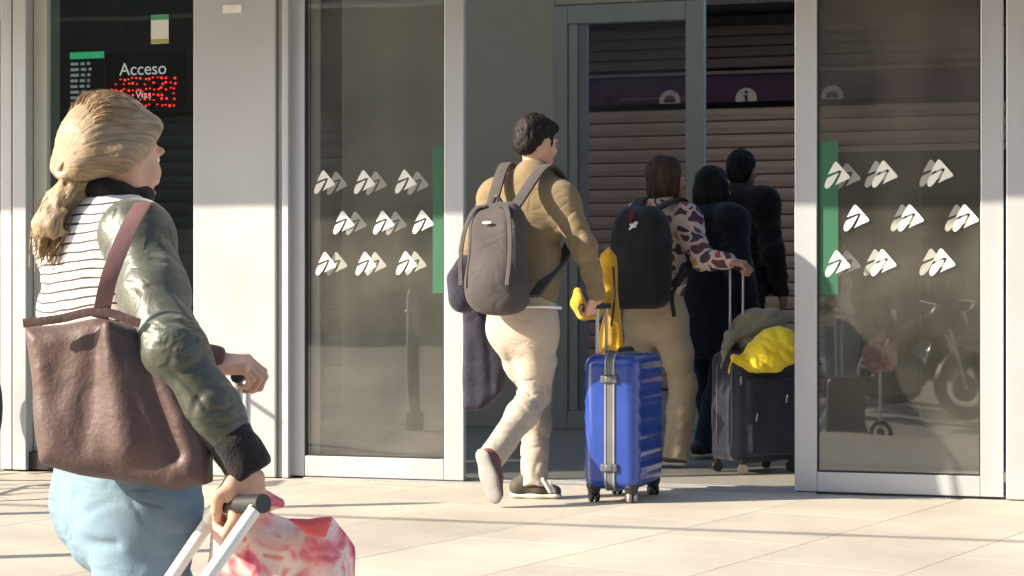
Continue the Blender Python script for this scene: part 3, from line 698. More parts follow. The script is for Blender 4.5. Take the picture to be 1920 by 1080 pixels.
# ------------------------------------------------------------------ bicycles at the left edge
def bicycle(loc, rz, label, col):
    r = empty('parked_bicycle', loc, rz); tag(r, label, 'bicycle', 'bicycles parked left of the window')
    for x in (-.52, .52):
        w = MB(); w.torus((x, 0, .34), (0, 1, 0), .32, .018, 32, 6); o = w.build('wheel', M_BLK, r, smooth=True)
        sp = MB(); sp.torus((x, 0, .34), (0, 1, 0), .295, .009, 32, 6)
        for i in range(18):
            t = i * math.pi / 9; sp.tube([(x, .02 * (-1) ** i, .34), (x + .295 * math.cos(t), 0, .34 + .295 * math.sin(t))], .0016, 4)
        sp.disc((x, 0, .34), (0, 1, 0), .02, .09); sp.build('spokes', M_ALU, o, smooth=True)
    f = MB()
    for a, b, rr in (((-.52, 0, .34), (-.06, 0, .30), .011), ((-.06, 0, .30), (-.22, 0, .82), .016), ((-.06, 0, .30), (.36, 0, .74), .018), ((-.19, 0, .72), (.35, 0, .82), .016), ((-.52, 0, .34), (-.19, 0, .74), .010), ((.34, 0, .90), (.38, 0, .70), .02), ((.38, 0, .70), (.52, 0, .34), .013)): f.tube([a, b], rr)
    f.build('frame', col, r, smooth=True)
    h = MB(); h.tube([(.34, 0, .88), (.33, 0, 1.02)], .013); h.tube(crom([(.18, -.30, 1.03), (.30, -.24, 1.06), (.35, -.08, 1.03), (.35, .08, 1.03), (.30, .24, 1.06), (.18, .30, 1.03)], 6), .012); h.build('handlebar', M_ALU, r, smooth=True)
    c = MB()
    for y, dz in ((.2, .0), (-.2, .03), (.12, .06)): c.tube(crom([(.31, y, 1.04), (.46, y * .8, 1.10 - dz), (.50, y * .3, .95), (.40, 0, .80)], 8), .0035, 6)
    c.build('brake_cable', mat('pale_cable', (.7, .68, .6), .5), r, smooth=True)
    s = SDF(); s.cap((-.34, 0, .92), (-.1, 0, .93), .075, .03, flat=(0, 0, 1), q=1.8); V, F = s.mesh(.01); soft('saddle', [(V, F)], M_BLK, r, org=np.zeros(3))
    MB().tube([(-.22, 0, .82), (-.235, 0, .90)], .013).build('seat_post', M_ALU, r)
    p = MB(); p.torus((-.06, .045, .30), (0, 1, 0), .09, .006, 20, 5); p.tube([(-.06, .06, .30), (.05, .06, .17)], .009); p.box(.0, .1, .06, .15, .155, .18); p.tube([(-.06, -.06, .30), (-.17, -.06, .43)], .009); p.box(-.22, -.12, -.15, -.06, .415, .44); p.build('crank', M_ALUD, r)
bicycle((-2.93, 9.35, 0), R(75), 'parked bicycle with pale brake cables at the left edge of the picture', mat('bike_green', (.05, .07, .05), .4))
motorcycle((-3.9, -1.9, -.26), R(-28), mat('grey_paint', (.05, .05, .055), .25, coat=.5), 'dark grey motorcycle last in the row, mirrored in the right door')
motorcycle((-2.3, -2.6, -.26), R(-40), MATS['black_paint'], 'black motorcycle behind the red one, mirrored in the right door')

pp = empty('shadow_post', (-3.12, 8.03, 0)); tag(pp, 'grey post added out of view on the left to cast a shadow across the paving', 'post', 'added shadow posts')  # unseen post, put in for its shadow streak
MB().tube([(0, 0, 0), (0, 0, .12), (0, 0, .13), (0, 0, 1.38), (0, 0, 1.46)], [.07, .07, .045, .045, .02], 16).build('shaft', M_ALUD, pp, smooth=True)
MB().torus((0, 0, 1.2), (0, 0, 1), .047, .012, 18, 8).build('collar', M_ALU, pp, smooth=True)
p2 = empty('shadow_post', (-2.6, 6.75, 0)); tag(p2, 'shorter grey post nearer the camera, added out of view on the left for its shadow', 'post', 'added shadow posts')  # second unseen shadow caster
MB().tube([(0, 0, 0), (0, 0, .12), (0, 0, .13), (0, 0, .9), (0, 0, .97)], [.07, .07, .045, .045, .02], 16).build('shaft', M_ALUD, p2, smooth=True)
MB().torus((0, 0, .8), (0, 0, 1), .047, .012, 18, 8).build('collar', M_ALU, p2, smooth=True)

# ------------------------------------------------------------------ people
M_SKIN = mat('skin_light', (.56, .33, .24), .5, 0, .08, 14, .08, 220, .4)
M_SKIN2 = mat('skin_tan', (.42, .23, .155), .5, 0, .08, 14, .08, 220, .4)
for _m in (M_SKIN, M_SKIN2):
    _m.node_tree.nodes['Principled BSDF'].inputs['Subsurface Weight'].default_value = .12
    _m.node_tree.nodes['Principled BSDF'].inputs['Subsurface Radius'].default_value = (.012, .005, .003)
M_EYE = mat('eye_white', (.7, .68, .65), .2); M_IRIS = mat('iris_brown', (.05, .025, .015), .2)
def hairmat(name, col, var=.35):
    return mat(name, col, .6, 0, var, 22, .4, 90, .2, stretch=(1, 1, .22))
def combmat(name, dark, mid, light):
    m = bpy.data.materials.new(name); m.use_nodes = True; nt = m.node_tree; N = nt.nodes; L = nt.links; b = N['Principled BSDF']; b.inputs['Roughness'].default_value = .48; b.inputs['Sheen Weight'].default_value = .2
    at = N.new('ShaderNodeAttribute'); at.attribute_name = 'comb'
    nz = N.new('ShaderNodeTexNoise'); nz.inputs['Scale'].default_value = 1; nz.inputs['Detail'].default_value = 6; nz.inputs['Roughness'].default_value = .7; L.new(at.outputs['Vector'], nz.inputs[0])
    cr = N.new('ShaderNodeValToRGB'); e = cr.color_ramp.elements; e[0].position = .32; e[0].color = (*dark, 1); e[1].position = .70; e[1].color = (*light, 1); x = e.new(.5); x.color = (*mid, 1)
    L.new(nz.outputs[0], cr.inputs[0]); L.new(cr.outputs[0], b.inputs['Base Color'])
    bp = N.new('ShaderNodeBump'); bp.inputs['Strength'].default_value = .55; bp.inputs['Distance'].default_value = .004; L.new(nz.outputs[0], bp.inputs['Height']); L.new(bp.outputs[0], b.inputs['Normal'])
    return m
def comb_attr(o, vec):
    a = o.data.attributes.new('comb', 'FLOAT_VECTOR', 'POINT'); a.data.foreach_set('vector', np.asarray(vec, np.float32).ravel())
def frame(fwd, up=(0, 0, 1)):
    f = nrm(fwd); u = nrm(np.asarray(up, float) - f * np.dot(f, up)); r = np.cross(f, u); return np.stack([r, f, u])
def yawv(deg): return np.array((math.sin(R(deg)), math.cos(R(deg)), 0))

def head_sdf(c, M, sc=1.0):
    """c = centre of the skull at ear height; M rows right, forward, up"""
    s = SDF(); q = lambda x, y, z: c + sc * (x * M[0] + y * M[1] + z * M[2])
    s.ell(q(0, -.018, .035), sc * np.array((.074, .096, .088)), M, .01)
    s.ell(q(0, .028, -.03), sc * np.array((.060, .070, .082)), M, .035)
    s.ell(q(0, .058, -.092), sc * np.array((.027, .028, .026)), M, .03)
    for x in (-1, 1):
        s.cap(q(.055 * x, -.005, -.04), q(.028 * x, .052, -.092), sc * .022, sc * .016, .03)
        s.ell(q(.042 * x, .062, -.022), sc * np.array((.024, .022, .020)), M, .025)
        s.ell(q(.031 * x, .094, .010), sc * np.array((.017, .014, .011)), M, .012, sub=True)
        s.cap(q(.012 * x, .093, .031), q(.047 * x, .080, .030), sc * .010, sc * .007, .014)
        s.ell(q(.076 * x, -.002, -.006), sc * np.array((.010, .021, .033)), M, .008)
        s.ell(q(.084 * x, .004, -.004), sc * np.array((.007, .010, .016)), M, .005, sub=True)
        s.ell(q(.010 * x, .098, -.034), sc * np.array((.009, .010, .008)), M, .008)
    s.cap(q(0, .090, .018), q(0, .107, -.026), sc * .008, sc * .0105, .014)
    s.ell(q(0, .098, -.058), sc * np.array((.023, .010, .007)), M, .008); s.ell(q(0, .096, -.069), sc * np.array((.020, .010, .007)), M, .008)
    return s, q
def hand_sdf(s, w, d, n, t, curl=(60, 70, 50), sc=1.0, spread=1.0, thumb=.6):
    """w wrist, d towards knuckles, n back of the hand, t thumb side"""
    d = nrm(d); n = nrm(n - d * np.dot(n, d)); t = nrm(t - d * np.dot(t, d) - n * np.dot(t, n))
    s.cap(w - d * .06, w, .025 * sc, .023 * sc, .015, flat=n, q=1.35)
    M = np.stack([t, n, d])
    s.box(w + d * .048 * sc, sc * np.array((.041, .0145, .046)), .0135 * sc, M, .02)
    L = ((.044, .026, .021), (.048, .030, .022), (.044, .028, .021), (.034, .021, .018))
    for i in range(4):
        b = w + d * (.088 - .004 * abs(i - 1)) * sc + t * (.030 - .0195 * i) * sc * spread
        a = 0.; p = b; r0 = (.0095, .0098, .0093, .0083)[i] * sc
        for j in range(3):
            a += R(curl[j]) * (1 + .06 * (i - 1.5)); dr = d * math.cos(a) - n * math.sin(a)
            p2 = p + dr * L[i][j] * sc; s.cap(p, p2, r0 * (1 - .10 * j), r0 * (.93 - .12 * j), .004); p = p2
    b = w + d * .022 * sc + t * .030 * sc; p1 = b + (d * .6 + t * .75 - n * .35) * .034 * sc; p2 = p1 + (d * .85 + t * (.35 - thumb) - n * thumb) * .030 * sc; p3 = p2 + (d * .7 - t * thumb * .7 - n * thumb) * .024 * sc
    s.cap(b, p1, .0155 * sc, .0125 * sc, .014); s.cap(p1, p2, .0115 * sc, .0105 * sc, .005); s.cap(p2, p3, .0105 * sc, .0085 * sc, .005)
    return s
def shoe_sdf(s_up, s_sole, ankle, toe, up, L=.27, wide=.045):
    """ankle joint, toe tip point, up = direction from sole to instep"""
    up = nrm(up); f = nrm((toe - ankle) - up * np.dot(toe - ankle, up)); h = np.dot(toe - ankle, -up)
    heel = toe - f * L; q = lambda a, b: heel + f * a * L + up * b
    M = np.stack([np.cross(f, up), f, up])
    s_sole.cap(q(.16, .016), q(.5, .016), wide * .80, wide * .82, .02, flat=up, q=2.6).cap(q(.5, .016), q(.80, .016), wide * .9, wide * .86, .02, flat=up, q=2.6)
    s_sole.cut(q(.5, -.0015), -up, .4)
    s_up.cap(q(.20, .055), q(.55, .042), .040, .040, .02).cap(q(.55, .042), q(.82, .034), .040, .030, .02).cap(q(.20, .055), ankle + up * .02, .040, .042, .02)
    s_up.cut(q(.5, .022), -up, .4)

def grooves(s, a, b, r, n, depth=.006, seed=0, kk=.012, lo=.05, hi=.95, arc=2.2, tilt=.5):
    """soft creases round a limb from a to b; applied when the surface is meshed"""
    s.wr.append((np.asarray(a, float), np.asarray(b, float), depth * .75 * min(1.0, n / 8 + .25), .042, lo, hi, seed, tilt + .3)); return s

def body_parts(P, yaw_t, skin, sc=1.0, v=.012, tor=(1., 1.)):
    """coarse continuous body from joints"""
    s = SDF(); T = frame(yawv(yaw_t)); f = T[1]
    pel, che, nk = P['pelvis'], P['chest'], P['neck']
    s.cap(pel, pel + (che - pel) * .45, .125 * sc * tor[0], .105 * sc * tor[0], .06, flat=f, q=1.35); s.cap(pel + (che - pel) * .45, che, .105 * sc * tor[0], .135 * sc * tor[0], .06, flat=f, q=1.4)
    s.cap(P['shL'], P['shR'], .058 * sc, .058 * sc, .05); s.cap(che, nk, .10 * sc, .05 * sc, .05)
    for q in 'LR':
        s.chain([P['sh' + q], P['el' + q], P['wr' + q]], [.048 * sc, .038 * sc, .024 * sc], .03)
        s.chain([P['hip' + q], P['kn' + q], P['an' + q]], [.078 * sc, .052 * sc, .036 * sc], .04)
    return s.mesh(v)

def top_sdf(P, yaw_t, sc=1., inf=.014, tor=1., sleeve=.97, slack=.01, arms=True):
    s = SDF(); T = frame(yawv(yaw_t)); f = T[1]; pel, che, nk = P['pelvis'], P['chest'], P['neck']
    w0 = .136 * sc * tor + inf; up = nrm(che - pel)
    s.cap(pel + up * .02, pel + (che - pel) * .5, w0, .130 * sc * tor + inf + slack, .06, flat=f, q=1.32)
    s.cap(pel + (che - pel) * .5, che, .130 * sc * tor + inf + slack, .140 * sc * tor + inf, .08, flat=f, q=1.32)
    sl, sr = P['shL'], P['shR']; m = (sl + sr) / 2
    s.cap(sl * .8 + m * .2, sr * .8 + m * .2, .052 * sc + inf, .052 * sc + inf, .09); s.cap(che, m, .13 * sc + inf, .085 * sc + inf, .07, flat=f, q=1.2)
    s.cap(m + T[2] * .0, nk, .070 * sc + inf, .048 * sc + inf * .6, .07)
    for q in 'LR':
        a, b, c = P['sh' + q], P['el' + q], P['wr' + q]; c2 = b + (c - b) * sleeve
        s.cap(nk - T[2] * .03, a * .9 + m * .1, .040 * sc + inf, .046 * sc + inf, .08)
        if arms: s.cap(a, b, .049 * sc + inf, .043 * sc + inf + .003, .075); s.cap(b, c2, .043 * sc + inf + .003, .030 * sc + inf, .03)
    return s
def legs_sdf(P, yaw_t, sc=1., inf=.016, cuff=.06, flare=.0, cut_at=.96, tor=1.):
    s = SDF(); T = frame(yawv(yaw_t)); f = T[1]; pel = P['pelvis']
    s.cap(pel + T[2] * .12, pel - T[2] * .02, .130 * sc * tor + inf, .130 * sc * tor + inf, .08, flat=f, q=1.18)
    for q in 'LR':
        a, b, c = P['hip' + q], P['kn' + q], P['an' + q]
        s.ell(a - f * .012 * sc + T[2] * .02, sc * np.array((.058, .064, .11)) + inf * .6, T, .10)
        s.chain([a, a + (b - a) * .5, b], [.076 * sc + inf, .068 * sc + inf, .054 * sc + inf], .05)
        s.chain([b, b + (c - b) * .35, c + nrm(c - b) * .03], [.056 * sc + inf, .057 * sc + inf * .8, cuff + flare], .05)
    for q in 'LR':
        b, c = P['kn' + q], P['an' + q]; d = nrm(c - b); s.cut(c + d * .03, d, .14, .006)
    return s
def eyes(parent, q, M, sc):
    for x in (-1, 1):
        s = SDF(); s.ell(q(.031 * x, .0765, .010), (.0115 * sc,) * 3, M); o = soft('eye', [s.mesh(.003)], M_EYE, parent)
        s = SDF(); s.ell(q(.031 * x, .0862, .010), (.0055 * sc, .003 * sc, .0055 * sc), M); soft('iris', [s.mesh(.0012)], M_IRIS, o)
def wob(sc, amp, sx=1., sy=1., sz=1., sd=0.):
    return lambda x, y, z: amp * (vnoise(x * sc * sx + sd, y * sc * sy, z * sc * sz) + .5 * vnoise(x * sc * 2.1 * sx, y * sc * 2.1 * sy + sd, z * sc * 2.1 * sz))
def base(P): return (float(P['pelvis'][0]), float(P['pelvis'][1]), float(P['ground']))

# ---- man with the grey backpack -------------------------------------------------
def build_man():
    P = dict(pelvis=W(978, 600, 8.73), chest=W(988, 425, 8.76), neck=W(1001, 322, 8.78), head=W(1006, 270, 8.80),
             shL=W(926, 368, 8.85), shR=W(1056, 374, 8.67), elL=W(886, 470, 8.90), elR=W(1096, 468, 8.60), wrL=W(900, 535, 9.07), wrR=W(1119, 551, 8.68),
             hipL=W(957, 620, 8.80), hipR=W(1010, 622, 8.69), knL=W(1004, 738, 8.97), anL=W(1002, 902, 8.86), knR=W(1004, 738, 8.80), anR=W(926, 852, 8.53), ground=0)
    r = empty('person', base(P)); tag(r, 'man in ochre sweater and beige trousers walking away with grey backpack, pulling blue suitcase', 'person')
    yt = 32; Mh = frame(yawv(46) + np.array((0, 0, -.12)), (.05, 0, 1)); hc = P['head']
    hs, q = head_sdf(hc, Mh, 1.0); hs.cap(P['neck'] - (0, 0, .03), hc + (0, 0, -.03) - Mh[1] * .012, .057, .052, .02)
    hR = SDF(); dR = nrm(W(1108, 585, 8.72) - P['wrR']); hand_sdf(hR, P['wrR'] + dR * .015, dR, np.array((.75, -.6, .2)), np.array((.35, .9, .1)), (55, 75, 45), 1.0)
    hL = SDF(); hand_sdf(hL, P['wrL'], (.6, .5, .1), (-.3, -.3, .8), (-.5, .6, 0), (30, 35, 25))
    soft('body', [body_parts(P, yt, M_SKIN, 1.0, .014), hs.mesh(.0045), hR.mesh(.0035), hL.mesh(.005)], M_SKIN, r); eyes(r, q, Mh, 1.0)
    # hair
    s = SDF(); s.ell(q(0, -.022, .050), (.083, .100, .090), Mh, .01); s.ell(q(0, -.075, -.005), (.066, .045, .060), Mh, .03); s.cap(q(-.045, .048, .080), q(.045, .048, .080), .028, .028, .03)
    for x in (-1, 1): s.cap(q(.074 * x, .018, .03), q(.074 * x, .018, -.004), .011, .007, .01)
    s.box(q(0, .120, -.02), (.09, .055, .085), .02, Mh, .02, sub=True)
    soft('hair', [s.mesh(.005, lambda x, y, z: .004 * vnoise(x * 75, y * 75, z * 40) + .003 * vnoise(x * 160, y * 160, z * 60))], hairmat('hair_dark', (.010, .008, .008)), r)
    # sweater
    s = top_sdf(P, yt, .98, .012, 1.08); T = frame(yawv(yt))
    for a, b, sd, n in (('shR', 'elR', 1, 5), ('elR', 'wrR', 2, 7), ('shL', 'elL', 3, 4), ('elL', 'wrL', 4, 3)): grooves(s, P[a], P[b], (.07, .062) if a[0] == 's' else (.062, .046), n, .010, sd)
    s.wr.append((P['pelvis'], P['chest'], .008, .075, .1, .9, 9, .9))
    s.cut(P['pelvis'] + T[2] * .045, (0, 0, -1), .22, .012)
    hem = s.mesh(.0075, wob(11, .003, 1, 1, .7))
    t_ = soft('sweater', [hem], fabric('ochre_knit', (.195, .147, .085), .10, .35, 330), r)
    s = SDF(); c0 = P['neck'] + (0, 0, .018)
    for k in range(18):
        a, b = 2 * math.pi * k / 18, 2 * math.pi * (k + 1) / 18; u = Mh
        s.cap(c0 + .058 * (u[0] * math.cos(a) + u[1] * math.sin(a)), c0 + .058 * (u[0] * math.cos(b) + u[1] * math.sin(b)), .010, .010, .006)
    soft('collar', [s.mesh(.005)], MATS['ochre_knit'], t_)
    # trousers
    s = legs_sdf(P, yt, .98, .013, .060, .0, 1.0, 1.06)
    grooves(s, P['hipR'], P['knR'], (.10, .078), 9, .006, 11, .02, .3, 1.05, 2.4, .9); grooves(s, P['knR'], P['anR'], (.078, .065), 7, .005, 12, .018, 0, .5, 2.2, .7)
    grooves(s, P['hipL'], P['knL'], (.10, .078), 6, .005, 13, .02, .3, 1.05, 2.2, .9); grooves(s, P['knL'], P['anL'], (.075, .064), 8, .006, 14, .016, .55, 1.05, 2.4, .4)
    tv = s.mesh(.0065, wob(9, .004))
    to = soft('trousers', [tv], fabric('beige_cotton', (.41, .35, .29), .07, .2, 300), r)
    MB().tube([Vector(tuple(p)) - Vector(r.location) for p in crom([W(985, 575, 8.575), W(1020, 575, 8.565), W(1052, 577, 8.61)], 6)], .0065, 8).build('shirt_hem', mat('white_cotton', (.7, .68, .64), .9), r, smooth=True)
    # shoes
    Msole = mat('sole_white', (.66, .62, .54), .6, bump=.1, bscale=60); Mup = mat('sneaker_dark', (.05, .042, .028), .7, bump=.2, bscale=150); Mup2 = mat('sneaker_maroon', (.13, .045, .045), .7, bump=.2, bscale=150)
    u, so = SDF(), SDF(); shoe_sdf(u, so, W(1003, 897, 8.86), W(1060, 936, 8.84), (0, 0, 1), .27)
    o = soft('shoe', [u.mesh(.005)], Mup, r); soft('sole', [so.mesh(.005)], Msole, o)
    st = SDF(); st.cap(W(1018, 899, 8.80), W(1031, 922, 8.79), .010, .008).cap(W(1032, 905, 8.80), W(1040, 922, 8.80), .006, .006); soft('shoe_stripe', [st.mesh(.004)], Msole, o)
    u, so = SDF(), SDF(); shoe_sdf(u, so, W(932, 852, 8.53), W(928, 950, 8.46), nrm((.62, .74, .22)), .265, .052)
    o = soft('shoe', [u.mesh(.005)], Mup2, r); soft('sole', [so.mesh(.005)], mat('sole_grey', (.24, .235, .23), .7, bump=.25, bscale=70), o)
    return P, yt
MAN, MAN_Y = build_man()

def backpack_man():
    P = MAN; T = frame(yawv(MAN_Y)); back = -T[1]
    c = W(934, 484, 8.53); r = empty('backpack', tuple(c - np.array((0, 0, .25)))); tag(r, 'grey-brown backpack on the back of the man in the ochre sweater', 'backpack')
    M = np.stack([T[0], T[1], T[2]])
    s = SDF(); tp = lambda z: (1 - .16 * np.clip(z, 0, 1) ** 2, 1 - .42 * np.clip(z, -1, 1) ** 3 * (z > 0) - .0 * z)
    s.box(c, (.141, .085, .245), .075, M, .02, taper=tp); s.ell(c - T[2] * .11 - T[1] * .03, (.136, .095, .135), M, .05)
    for x in (-1, 1): s.cap(c + T[0] * .10 * x + T[2] * .22 - T[1] * .06, c + T[0] * .135 * x - T[2] * .12 - T[1] * .085, .009, .006, .02, sub=True)
    s.cap(c + T[0] * .07 - T[2] * .14 - T[1] * .13, c + T[0] * .115 - T[2] * .19 - T[1] * .10, .012, .008, .02, sub=True)
    Mg = fabric('grey_nylon', (.060, .052, .054), .10, .3, 260, .75, .1, crease=.15)
    soft('pack_body', [s.mesh(.006, wob(8, .006))], Mg, r)
    org = np.array(r.location)
    # raised piping that frames the front panel
    for x in (-1, 1):
        pts = [c + T[0] * x * a + T[2] * z - T[1] * d - org for a, z, d in ((.035, .232, .045), (.085, .215, .062), (.118, .12, .092), (.128, 0, .108), (.120, -.12, .118))]
        strap('seam_band', pts, lambda t: T[0], .020, .006, Mg, r)
    soft('label_patch', [SDF().ell(c + T[2] * .155 - T[1] * .092 + T[0] * .0, (.026, .006, .007), M).mesh(.003)], mat('patch_white', (.85, .85, .82), .5), r)
    # straps over the shoulders
    for sh, x in ((P['shL'], -1), (P['shR'], 1)):
        tp_ = c + T[0] * .06 * x + T[2] * .215 + T[1] * .03 - org
        m1 = sh * .55 + P['neck'] * .45 + T[2] * .075 - T[1] * .075 - org; m2 = sh * .62 + P['neck'] * .38 + T[2] * .085 + T[1] * .03 - org; m3 = sh * .72 + P['neck'] * .28 - T[2] * .03 + T[1] * .135 - org; m4 = sh * .85 + P['neck'] * .15 - T[2] * .22 + T[1] * .10 - org
        m5 = c + T[0] * .15 * x - T[2] * .17 + T[1] * .06 - org
        strap('shoulder_strap', [tp_, m1, m2, m3, m4, m5], lambda t: T[0], .055, .012, Mg, r)
    MB().tube(crom([c + T[0] * -.03 + T[2] * .235 - org, c + T[2] * .275 - T[1] * .01 - org, c + T[0] * .03 + T[2] * .235 - org], 6), .007, 8).build('grab_handle', M_BLK, r, smooth=True)
backpack_man()

def draped_coat():
    o_ = W(890, 500, 8.92); r = empty('draped_coat', tuple(o_ - np.array((0, 0, .7)))); tag(r, 'dark navy coat hanging over the left arm of the man in ochre', 'coat')
    s = SDF()
    s.poly([W(866, 520, 8.93), W(905, 500, 8.93), W(955, 560, 8.93), W(958, 640, 8.93), W(946, 735, 8.93), W(922, 752, 8.93), W(905, 768, 8.93), W(866, 770, 8.93)], (-.3, -1, 0), .045, .035, .03)
    s.cap(W(862, 525, 8.84), W(868, 560, 8.82), .055, .06, .04); s.cap(W(880, 500, 8.88), W(905, 525, 9.05), .06, .06, .04)
    for x, y0, y1 in ((884, 590, 765), (915, 600, 740), (935, 640, 730)): s.cap(W(x, y0, 8.875), W(x + 6, y1, 8.87), .010, .014, .03, sub=True)
    soft('coat_cloth', [s.mesh(.008, wob(7, .010, 1.6, 1, .6))], fabric('navy_wool', (.028, .026, .045), .2, .4, 150), r)
draped_coat()

# ---- woman with black backpack and patterned blouse ------------------------------
def blousemat():
    m = bpy.data.materials.new('patterned_blouse'); m.use_nodes = True; nt = m.node_tree; N = nt.nodes; L = nt.links; b = N['Principled BSDF']; b.inputs['Roughness'].default_value = .8
    tc = N.new('ShaderNodeTexCoord'); nz = N.new('ShaderNodeTexNoise'); nz.inputs['Scale'].default_value = 12; nz.inputs['Detail'].default_value = 1.5; L.new(tc.outputs['Object'], nz.inputs[0])
    vm = N.new('ShaderNodeVectorMath'); vm.operation = 'MULTIPLY_ADD'; vm.inputs[1].default_value = (.1, .1, .1); L.new(nz.outputs['Color'], vm.inputs[0]); L.new(tc.outputs['Object'], vm.inputs[2])
    vo = N.new('ShaderNodeTexVoronoi'); vo.feature = 'DISTANCE_TO_EDGE'; vo.inputs['Scale'].default_value = 13; L.new(vm.outputs[0], vo.inputs[0])
    v2 = N.new('ShaderNodeTexVoronoi'); v2.inputs['Scale'].default_value = 13; L.new(vm.outputs[0], v2.inputs[0])
    cr = N.new('ShaderNodeValToRGB'); cr.color_ramp.interpolation = 'CONSTANT'; e = cr.color_ramp.elements
    e[0].position = 0; e[0].color = (.07, .035, .06, 1); e[1].position = .45; e[1].color = (.12, .05, .05, 1)
    for p, c in ((.62, (.42, .05, .03, 1)), (.74, (.10, .07, .10, 1)), (.88, (.55, .28, .05, 1))): x = e.new(p); x.color = c
    sp = N.new('ShaderNodeSeparateColor'); L.new(v2.outputs['Color'], sp.inputs[0]); L.new(sp.outputs[0], cr.inputs[0])
    mr = N.new('ShaderNodeMapRange'); mr.inputs[1].default_value = .11; mr.inputs[2].default_value = .14; L.new(vo.outputs['Distance'], mr.inputs[0])
    mx = N.new('ShaderNodeMix'); mx.data_type = 'RGBA'; mx.inputs[6].default_value = (.62, .50, .44, 1); L.new(cr.outputs[0], mx.inputs[7]); L.new(mr.outputs[0], mx.inputs[0]); L.new(mx.outputs[2], b.inputs['Base Color'])
    return m
def build_woman2():
    P = dict(pelvis=W(1228, 590, 10.34), chest=W(1238, 450, 10.36), neck=W(1246, 388, 10.36), head=W(1252, 338, 10.38),
             shL=W(1192, 408, 10.46), shR=W(1290, 412, 10.26), elL=W(1160, 485, 10.48), elR=W(1318, 486, 10.14), wrL=W(1142, 548, 10.36), wrR=W(1368, 490, 10.06),
             hipL=W(1204, 604, 10.42), hipR=W(1258, 604, 10.30), knL=W(1192, 722, 10.56), knR=W(1282, 724, 10.32), anL=W(1196, 838, 10.50), anR=W(1268, 852, 10.30), ground=.006)
    r = empty('person', base(P)); tag(r, 'woman in patterned blouse and khaki trousers entering with black backpack and dark suitcase', 'person')
    yt = 38; Mh = frame(yawv(62)); hc = P['head']
    hs, q = head_sdf(hc, Mh, .95); hs.cap(P['neck'] - (0, 0, .03), hc + (0, 0, -.03), .05, .047, .02)
    hR = SDF(); hand_sdf(hR, P['wrR'], nrm(W(1390, 494, 10.04) - P['wrR']), np.array((0, -.2, 1)), np.array((0, 1, .2)), (40, 75, 60), .95)
    hL = SDF(); hand_sdf(hL, P['wrL'], (-.1, .1, -1), (-.8, -.3, 0), (.3, .8, 0), (35, 50, 40), .9)
    soft('body', [body_parts(P, yt, M_SKIN2, .92, .014), hs.mesh(.005), hR.mesh(.004), hL.mesh(.005)], M_SKIN2, r); eyes(r, q, Mh, .95)
    s = SDF(); s.ell(q(0, -.025, .045), (.090, .108, .095), Mh, .01); s.ell(q(0, -.05, -.05), (.088, .075, .085), Mh, .04)
    for x in (-1, 1): s.cap(q(.078 * x, -.005, .02), q(.072 * x, .0, -.10), .030, .022, .03)
    s.box(q(0, .12, -.03), (.062, .07, .10), .03, Mh, .03, sub=True)
    soft('hair', [s.mesh(.006, lambda x, y, z: .006 * vnoise(x * 60, y * 60, z * 18) + .003 * vnoise(x * 150, y * 150, z * 30))], hairmat('hair_brown', (.060, .036, .026)), r)
    s = top_sdf(P, yt, .93, .016, 1.0); T = frame(yawv(yt))
    for a, b, sd, n in (('shR', 'elR', 21, 6), ('elR', 'wrR', 22, 7)): grooves(s, P[a], P[b], (.066, .058) if a[0] == 's' else (.058, .044), n, .010, sd)
    s.cut(P['pelvis'] + T[2] * .07, (0, 0, -1), .22, .012)
    o = soft('blouse', [s.mesh(.008, wob(12, .004))], blousemat(), r)
    s = SDF(); s.cap(P['pelvis'] + T[2] * .085, P['pelvis'] + T[2] * .095, .145, .145, .02, flat=T[1], q=1.3); s.cut(P['pelvis'] + T[2] * .050, (0, 0, -1), .25); s.cut(P['pelvis'] + T[2] * .125, (0, 0, 1), .25); soft('waist_band', [s.mesh(.008)], fabric('red_cotton', (.35, .02, .03)), o)
    s = legs_sdf(P, yt, .94, .016, .066, .010, 1.0, 1.05)
    grooves(s, P['hipR'], P['knR'], (.10, .075), 8, .005, 31, .02, .0, 1., 2.2, .9); grooves(s, P['knR'], P['anR'], (.075, .08), 8, .005, 32, .02, .1, 1, 2.2, .8)
    soft('trousers', [s.mesh(.0085, wob(6, .005, 1.6, 1.6, .4))], fabric('khaki_cotton', (.45, .37, .26), .08, .2, 300), r)
    Ms = mat('shoe_brown', (.14, .09, .055), .6)
    for k, toe in (('anR', W(1292, 876, 10.26)), ('anL', W(1222, 864, 10.56))):
        u, so = SDF(), SDF(); an = P[k]; toe = np.array((toe[0], toe[1], .012)); shoe_sdf(u, so, np.array((an[0], an[1], .085)), toe, (0, 0, 1), .24, .042); o = soft('shoe', [u.mesh(.007)], Ms, r); soft('sole', [so.mesh(.007)], MATS['sole_white'], o)
    return P, yt
W2, W2_Y = build_woman2()
